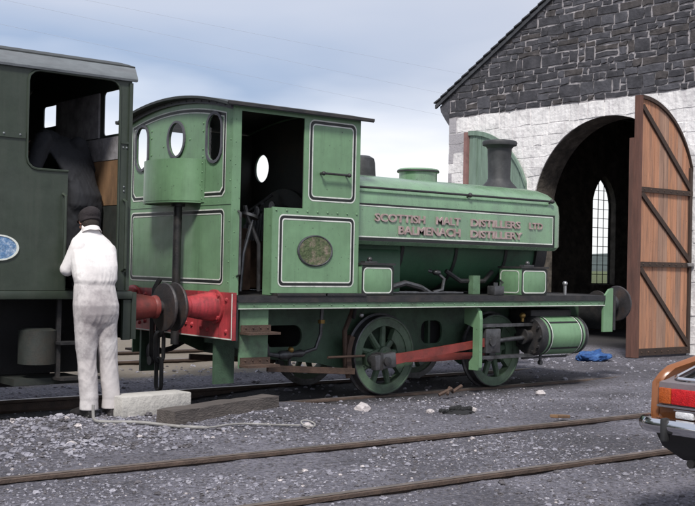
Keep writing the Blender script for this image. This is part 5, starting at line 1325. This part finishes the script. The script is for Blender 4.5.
# ------------------------------------------------------------------ overhead wires far behind the engines
for (a, b, lab) in (((13.56, 24, 8.91), (25.33, 24, 8.32), 'lowest of the thin overhead wires crossing the sky behind the engines'),
                    ((14.27, 24, 9.67), (25.31, 24, 9.2), 'middle one of the thin overhead wires crossing the sky behind the engines'),
                    ((16.48, 24, 10.16), (25.28, 24, 10.0), 'topmost of the thin overhead wires crossing the sky behind the engines')):
    a = Vector(a); b = Vector(b); d = b-a; mb = MB('wire')
    P = []
    for i in range(31):
        t = -1.5+5*i/30; p = a+d*t; p.z += 0.02*((t-0.5)**2); P.append(p)
    mb.tube(P, 0.003, 5)
    solo('overhead_wire', mb, (19, 24, 8.6), lab, 'wire', 'overhead wires')

# ------------------------------------------------------------------ people
def limb(mb, pts, rad, seg=14):
    """tapered limb with rounded ends; rad entries are r or (r_side, r_depth)"""
    pts = [Vector(p) for p in pts]
    for i in range(len(pts)-1):
        a, b = pts[i], pts[i+1]; ra, rb = rad[i], rad[i+1]
        mb.lathe([(0, ra), ((b-a).length*0.5, (ra+rb)/2), ((b-a).length, rb)], a, b-a, 24)
        mb.sphere(a, ra*1.003, 24, 16); mb.sphere(b, rb*1.003, 24, 16)
def slab(mb, stations, seg=20):
    """torso loft: stations (centre, half width along w, half depth along d, w, d)"""
    rings = []
    for c, hw, hd, w_, d_ in stations:
        c = Vector(c); w_ = Vector(w_); d_ = Vector(d_)
        rings.append([c+w_*hw*math.copysign(abs(math.cos(2*math.pi*i/seg))**0.8, math.cos(2*math.pi*i/seg))+d_*hd*math.copysign(abs(math.sin(2*math.pi*i/seg))**0.8, math.sin(2*math.pi*i/seg)) for i in range(seg)])
    mb.loft(rings)
def fuse(mb, name, loc, mname, voxel, folds=0.0, smooth_it=6, crease=lambda c: 0.5):
    """join the overlapping volumes into one continuous skin"""
    me = mb.mesh('tmp', 0, shift=loc)
    ob = bpy.data.objects.new('tmp', me); COL.objects.link(ob)
    md = ob.modifiers.new('r', 'REMESH'); md.mode = 'VOXEL'; md.voxel_size = voxel
    ms = ob.modifiers.new('s', 'SMOOTH'); ms.iterations = smooth_it; ms.factor = 0.5
    bpy.context.view_layer.update()
    nm = bpy.data.meshes.new_from_object(ob.evaluated_get(bpy.context.evaluated_depsgraph_get()))
    bpy.data.objects.remove(ob); bpy.data.meshes.remove(me)
    if folds:
        co_ = [v.co.copy() for v in nm.vertices]; no_ = [v.normal.copy() for v in nm.vertices]
        for i, v in enumerate(nm.vertices):
            c = co_[i]
            def ridge(q, o): return 0.42-abs(mnoise.noise(q+Vector((o, o*0.7, -o))))
            vert = ridge(Vector((c.x*7, c.y*7, c.z*1.7+c.x*1.5)), 3)          # long hanging folds
            sl_ = 1 if (c.x > 0) else -1
            tw = 1.6*mnoise.noise(c*3.0+Vector((5, 1, 2)))
            diag = ridge(Vector((c.x*6, c.y*6, c.z*8+sl_*c.x*15+tw)), 11)+0.6*ridge(Vector((c.x*9, c.y*9, c.z*13-sl_*c.x*24+tw)), 17)
            soft = mnoise.noise(c*5.0+Vector((2, 4, 6)))
            wz = crease(c)
            k = (1-wz)*0.9*vert+wz*0.9*diag+0.5*soft
            v.co = co_[i]+no_[i]*folds*k
    nm.name = name
    nm.materials.clear(); nm.materials.append(MATS[mname])
    nm.polygons.foreach_set('material_index', [0]*len(nm.polygons)); nm.polygons.foreach_set('use_smooth', [True]*len(nm.polygons))
    return nm
def head(mb, c, face, up, s=1.0):
    """skull, jaw, nose, ears and brows; face = direction the face looks"""
    c = Vector(c); F_ = Vector(face).normalized(); U = (Vector(up)-F_*Vector(up).dot(F_)).normalized(); W = F_.cross(U)
    rot = Matrix((W, F_, U)).transposed().to_4x4()
    mb.sphere(c+U*0.02*s-F_*0.01*s, (0.075*s, 0.095*s, 0.10*s), 18, 14, rot)
    mb.sphere(c-U*0.055*s+F_*0.03*s, (0.058*s, 0.062*s, 0.068*s), 16, 12, rot)
    mb.sphere(c-U*0.105*s+F_*0.065*s, (0.028*s, 0.024*s, 0.02*s), 10, 8, rot)
    mb.sphere(c-U*0.02*s+F_*0.098*s, (0.014*s, 0.022*s, 0.026*s), 10, 8, rot)
    mb.sphere(c-U*0.066*s+F_*0.085*s, (0.026*s, 0.014*s, 0.010*s), 10, 8, rot)
    for q in (-1, 1):
        mb.sphere(c+W*q*0.077*s-F_*0.005*s-U*0.01*s, (0.012*s, 0.022*s, 0.034*s), 10, 8, rot)
        mb.sphere(c+W*q*0.03*s+F_*0.083*s+U*0.024*s, (0.024*s, 0.014*s, 0.010*s), 8, 6, rot)
        mb.sphere(c+W*q*0.042*s+F_*0.066*s-U*0.025*s, (0.022*s, 0.02*s, 0.02*s), 8, 6, rot)
    return rot
def hand(mb, wrist, fwd, palm_n, side):
    """palm and five bent fingers; side +1/-1 puts the thumb"""
    w0 = Vector(wrist); F_ = Vector(fwd).normalized(); P_ = (Vector(palm_n)-F_*Vector(palm_n).dot(F_)).normalized(); W = F_.cross(P_)*side
    for k in range(5): mb.sphere(w0+F_*(0.02+0.016*k), (0.030+0.003*k, 0.030+0.003*k, 0.018), 10, 8, Matrix((W, F_, P_)).transposed().to_4x4())
    for k, ln in enumerate((0.072, 0.080, 0.074, 0.058)):
        b_ = w0+F_*0.095+W*(0.030-0.020*k); j1 = b_+F_*ln*0.45+P_*0.006; j2 = j1+F_*ln*0.30+P_*0.018; j3 = j2+F_*ln*0.18+P_*0.022
        limb(mb, [b_, j1, j2, j3], [0.0095, 0.009, 0.008, 0.007])
    b_ = w0+F_*0.035+W*0.032; limb(mb, [b_, b_+F_*0.03+W*0.028, b_+F_*0.06+W*0.036+P_*0.012], [0.012, 0.0105, 0.008])

# man in white overalls, back to us, leaning into the doorway of the dark engine
ML = Vector((4.48, -1.56, 0.12))
def PW(x, y, z): return Vector((x, y, z))
bd = MB('skin')
head(bd, (4.535, -1.235, 1.845), (0.05, 1, -0.55), (0, 0.4, 1), 1.02)
limb(bd, [(4.515, -1.35, 1.66), (4.527, -1.275, 1.77)], [0.055, 0.052])
slab(bd, [((4.47, -1.53, 0.98), 0.14, 0.09, (1, 0, 0), (0, 1, 0)), ((4.475, -1.52, 1.25), 0.13, 0.085, (1, 0, 0), (0, 1, 0)), ((4.50, -1.42, 1.55), 0.15, 0.09, (1, 0, 0), (0, 1, 0.3)), ((4.51, -1.36, 1.65), 0.09, 0.05, (1, 0, 0), (0, 1, 0.4))])
arms = {-1: [(4.365, -1.40, 1.585), (4.292, -1.335, 1.41), (4.44, -1.12, 1.44), (4.46, -1.09, 1.44)], 1: [(4.655, -1.40, 1.575), (4.715, -1.33, 1.40), (4.66, -1.12, 1.44), (4.65, -1.09, 1.44)]}
for s_, A in arms.items():
    limb(bd, A, [0.045, 0.04, 0.03, 0.028]); hand(bd, A[3], (Vector(A[3])-Vector(A[1])), (0, 0, -1), s_)
for s_, hx, kx, fx in ((-1, 4.39, 4.405, 4.42), (1, 4.565, 4.60, 4.625)):
    limb(bd, [(hx, -1.54, 1.02), (kx, -1.55, 0.62), (fx, -1.57, 0.20)], [0.075, 0.05, 0.036])
bm_ = fuse(bd, 'person', ML, 'skin', 0.0075, smooth_it=3)
man = bpy.data.objects.new('person', bm_); COL.objects.link(man); man.location = ML; BASE[man.name] = ML
tag(man, 'man in soiled white overalls and dark cap standing on the ground, back turned', 'person')
def clothing(name, nm, parent, loc):
    o = bpy.data.objects.new(name, nm); COL.objects.link(o); o.parent = parent; BASE[o.name] = loc; return o
ov = MB('overalls_white'); fw = Vector((0, 1, 0))
slab(ov, [((4.478, -1.55, 0.84), 0.125, 0.06, (1, 0, 0), (0, 1, 0)), ((4.476, -1.55, 0.89), 0.170, 0.095, (1, 0, 0), (0, 1, 0)), ((4.475, -1.555, 0.95), 0.188, 0.122, (1, 0, 0), (0, 1, 0)), ((4.475, -1.56, 1.02), 0.197, 0.140, (1, 0, 0), (0, 1, 0)), ((4.472, -1.56, 1.10), 0.203, 0.140, (1, 0, 0), (0, 1, 0)), ((4.472, -1.53, 1.24), 0.185, 0.120, (1, 0, 0), (0, 1, 0.05)),
          ((4.475, -1.52, 1.285), 0.178, 0.112, (1, 0, 0), (0, 1, 0.1)), ((4.48, -1.51, 1.33), 0.195, 0.128, (1, 0, 0), (0, 1, 0.15)), ((4.495, -1.46, 1.47), 0.212, 0.135, (1, 0, 0), (0, 1, 0.25)), ((4.507, -1.41, 1.59), 0.216, 0.128, (1, 0, 0), (0, 1, 0.4)), ((4.513, -1.385, 1.65), 0.190, 0.105, (1, 0, 0), (0, 1, 0.5)), ((4.518, -1.355, 1.70), 0.135, 0.088, (1, 0, 0), (0, 1, 0.5)), ((4.522, -1.325, 1.745), 0.078, 0.075, (1, 0, 0), (0, 1, 0.5)), ((4.525, -1.305, 1.79), 0.074, 0.072, (1, 0, 0), (0, 1, 0.5))])
for s_, A in arms.items():
    limb(ov, A[:3], [0.080, 0.062, 0.048])
for s_, hx, kx, fx in ((-1, 4.385, 4.400, 4.418), (1, 4.570, 4.605, 4.628)):
    limb(ov, [(hx, -1.555, 1.02), (hx, -1.555, 0.88), (kx, -1.55, 0.62), ((kx+fx)/2, -1.562, 0.45), (fx, -1.577, 0.29)], [0.106, 0.102, 0.081, 0.079, 0.079])
for fx in (4.418, 4.628): ov.lathe([(0, 0.080), (0.05, 0.079), (0.13, 0.074)], (fx, -1.577, 0.185), (0, 0, 1), 24)
clothing('overalls', fuse(ov, 'overalls', ML, 'overalls_white', 0.006, folds=0.010, smooth_it=7, crease=lambda c: min(1.0, 0.15+0.85*max(math.exp(-((c.z-0.47)/0.22)**2), math.exp(-((c.z-1.20)/0.07)**2), math.exp(-((c.z-0.86)/0.05)**2)))), man, ML)
col_ = MB('overalls_white'); col_.lathe([(-0.022, 0.092), (0.0, 0.084), (0.022, 0.078), (0.024, 0.072), (0.0, 0.076)], (4.523, -1.322, 1.757), (0.02, 0.42, 1), 24, cap=False); part('collar', col_, man)
blt = MB('overalls_white'); blt.loft([[(4.475+0.183*math.cos(R(q))*(1), -1.52+0.118*math.sin(R(q)), 1.272+z_) for q in range(0, 360, 12)] for z_ in (0, 0.024)], cap=False); part('belt', blt, man)
cp = MB('cap_dark'); rot = Matrix.Rotation(R(-28), 4, 'X')
cp.sphere((4.535, -1.255, 1.895), (0.098, 0.118, 0.075), 24, 14, rot); cp.lathe([(-0.035, 0.092), (0.01, 0.098), (0.03, 0.09)], (4.535, -1.262, 1.865), (0, 0.45, 1), 24)
cp.sphere((4.54, -1.15, 1.85), (0.075, 0.06, 0.012), 16, 8, Matrix.Rotation(R(-35), 4, 'X'))
clothing('cap', fuse(cp, 'cap', ML, 'cap_dark', 0.007, folds=0.003, smooth_it=2), man, ML)
hrm = MB('hair_dark'); hrm.sphere((4.533, -1.280, 1.82), (0.080, 0.080, 0.075), 18, 12, rot); clothing('hair', fuse(hrm, 'hair', ML, 'hair_dark', 0.007, folds=0.003, smooth_it=1), man, ML)
for s_, fx in ((-1, 4.418), (1, 4.632)):
    b = MB('boot_black')
    limb(b, [(fx, -1.585, 0.30), (fx, -1.59, 0.185)], [0.056, 0.055])
    dvx = 0.02*s_
    slab(b, [((fx, -1.645, 0.165), 0.036, 0.030, (1, 0, 0), (0, 0, 1)), ((fx, -1.60, 0.175), 0.046, 0.052, (1, 0, 0), (0, 0, 1)), ((fx+dvx, -1.50, 0.165), 0.048, 0.045, (1, 0, 0), (0, 0, 1)), ((fx+2*dvx, -1.42, 0.15), 0.048, 0.032, (1, 0, 0), (0, 0, 1)), ((fx+2.5*dvx, -1.365, 0.143), 0.034, 0.022, (1, 0, 0), (0, 0, 1))])
    b.box(fx-0.045, fx+0.045, -1.645, -1.57, 0.108, 0.14)
    clothing('boot', fuse(b, 'boot', ML, 'boot_black', 0.007, smooth_it=2), man, ML)

# man in dark boiler suit bending inside the cab
DL = Vector((4.62, -0.80, 1.215))
bd = MB('skin')
head(bd, (4.40, -0.30, 2.52), (-0.45, 0.75, -0.75), (-0.3, 0.5, 0.8))
limb(bd, [(4.50, -0.47, 2.60), (4.43, -0.38, 2.57)], [0.05, 0.05])
WX, DYV = Vector((0.97, 0.22, -0.06)), Vector((-0.15, 0.75, 0.62))
slab(bd, [((4.72, -0.74, 2.05), 0.12, 0.09, WX, (0, 1, 0)), ((4.65, -0.68, 2.36), 0.13, 0.07, WX, DYV), ((4.58, -0.61, 2.52), 0.13, 0.06, WX, DYV)])
darms = {-1: [(4.36, -0.62, 2.60), (4.22, -0.72, 2.33), (4.10, -0.55, 2.14), (4.08, -0.53, 2.12)], 1: [(4.75, -0.54, 2.59), (4.87, -0.52, 2.38), (4.72, -0.28, 2.26), (4.70, -0.26, 2.25)]}
for s_, A in darms.items():
    limb(bd, A, [0.045, 0.04, 0.03, 0.028]); hand(bd, A[3], Vector(A[3])-Vector(A[1]), (0, 0, -1), s_)
for xh, xf in ((4.63, 4.62), (4.80, 4.82)):
    limb(bd, [(xh, -0.74, 2.02), (xh+0.01, -0.73, 1.68), (xf, -0.76, 1.30)], [0.075, 0.05, 0.036])
nm = fuse(bd, 'person', DL, 'skin', 0.0075, smooth_it=3)
dman = bpy.data.objects.new('person', nm); COL.objects.link(dman); dman.location = DL; BASE[dman.name] = DL
tag(dman, 'man in a dark boiler suit bending forward inside the cab of the dark engine', 'person')
ov = MB('boiler_suit_dark')
slab(ov, [((4.72, -0.75, 1.90), 0.15, 0.08, WX, (0, 1, 0)), ((4.72, -0.755, 2.00), 0.19, 0.13, WX, (0, 1, 0)), ((4.72, -0.75, 2.12), 0.185, 0.13, WX, (0, 1, 0.1)), ((4.70, -0.73, 2.22), 0.17, 0.115, WX, (0, 1, 0.3)), ((4.65, -0.69, 2.38), 0.205, 0.13, WX, DYV), ((4.59, -0.62, 2.53), 0.235, 0.13, WX, DYV), ((4.555, -0.57, 2.61), 0.225, 0.115, WX, DYV), ((4.53, -0.53, 2.66), 0.15, 0.09, WX, DYV), ((4.50, -0.49, 2.69), 0.095, 0.085, WX, DYV), ((4.47, -0.44, 2.68), 0.078, 0.078, WX, DYV), ((4.44, -0.39, 2.635), 0.075, 0.075, WX, DYV)])
for s_, A in darms.items(): limb(ov, A[:3], [0.088, 0.068, 0.052])
for xh, xf in ((4.63, 4.62), (4.80, 4.82)):
    limb(ov, [(xh, -0.745, 2.00), (xh+0.01, -0.735, 1.68), (xf, -0.76, 1.34)], [0.105, 0.088, 0.082])
clothing('boiler_suit', fuse(ov, 'boiler_suit', DL, 'boiler_suit_dark', 0.009, folds=0.013, smooth_it=7, crease=lambda c: 0.65), dman, DL)
hrm = MB('hair_dark'); hrm.sphere((4.415, -0.34, 2.555), (0.090, 0.094, 0.094), 18, 12); clothing('hair', fuse(hrm, 'hair', DL, 'hair_dark', 0.007, folds=0.003, smooth_it=1), dman, DL)
for xf in (4.62, 4.82):
    b = MB('boot_black'); limb(b, [(xf, -0.76, 1.38), (xf, -0.76, 1.28)], [0.056, 0.055])
    slab(b, [((xf, -0.82, 1.255), 0.036, 0.03, (1, 0, 0), (0, 0, 1)), ((xf, -0.76, 1.265), 0.046, 0.05, (1, 0, 0), (0, 0, 1)), ((xf, -0.65, 1.255), 0.047, 0.038, (1, 0, 0), (0, 0, 1)), ((xf, -0.56, 1.245), 0.034, 0.022, (1, 0, 0), (0, 0, 1))])
    clothing('boot', fuse(b, 'boot', DL, 'boot_black', 0.007, smooth_it=2), dman, DL)
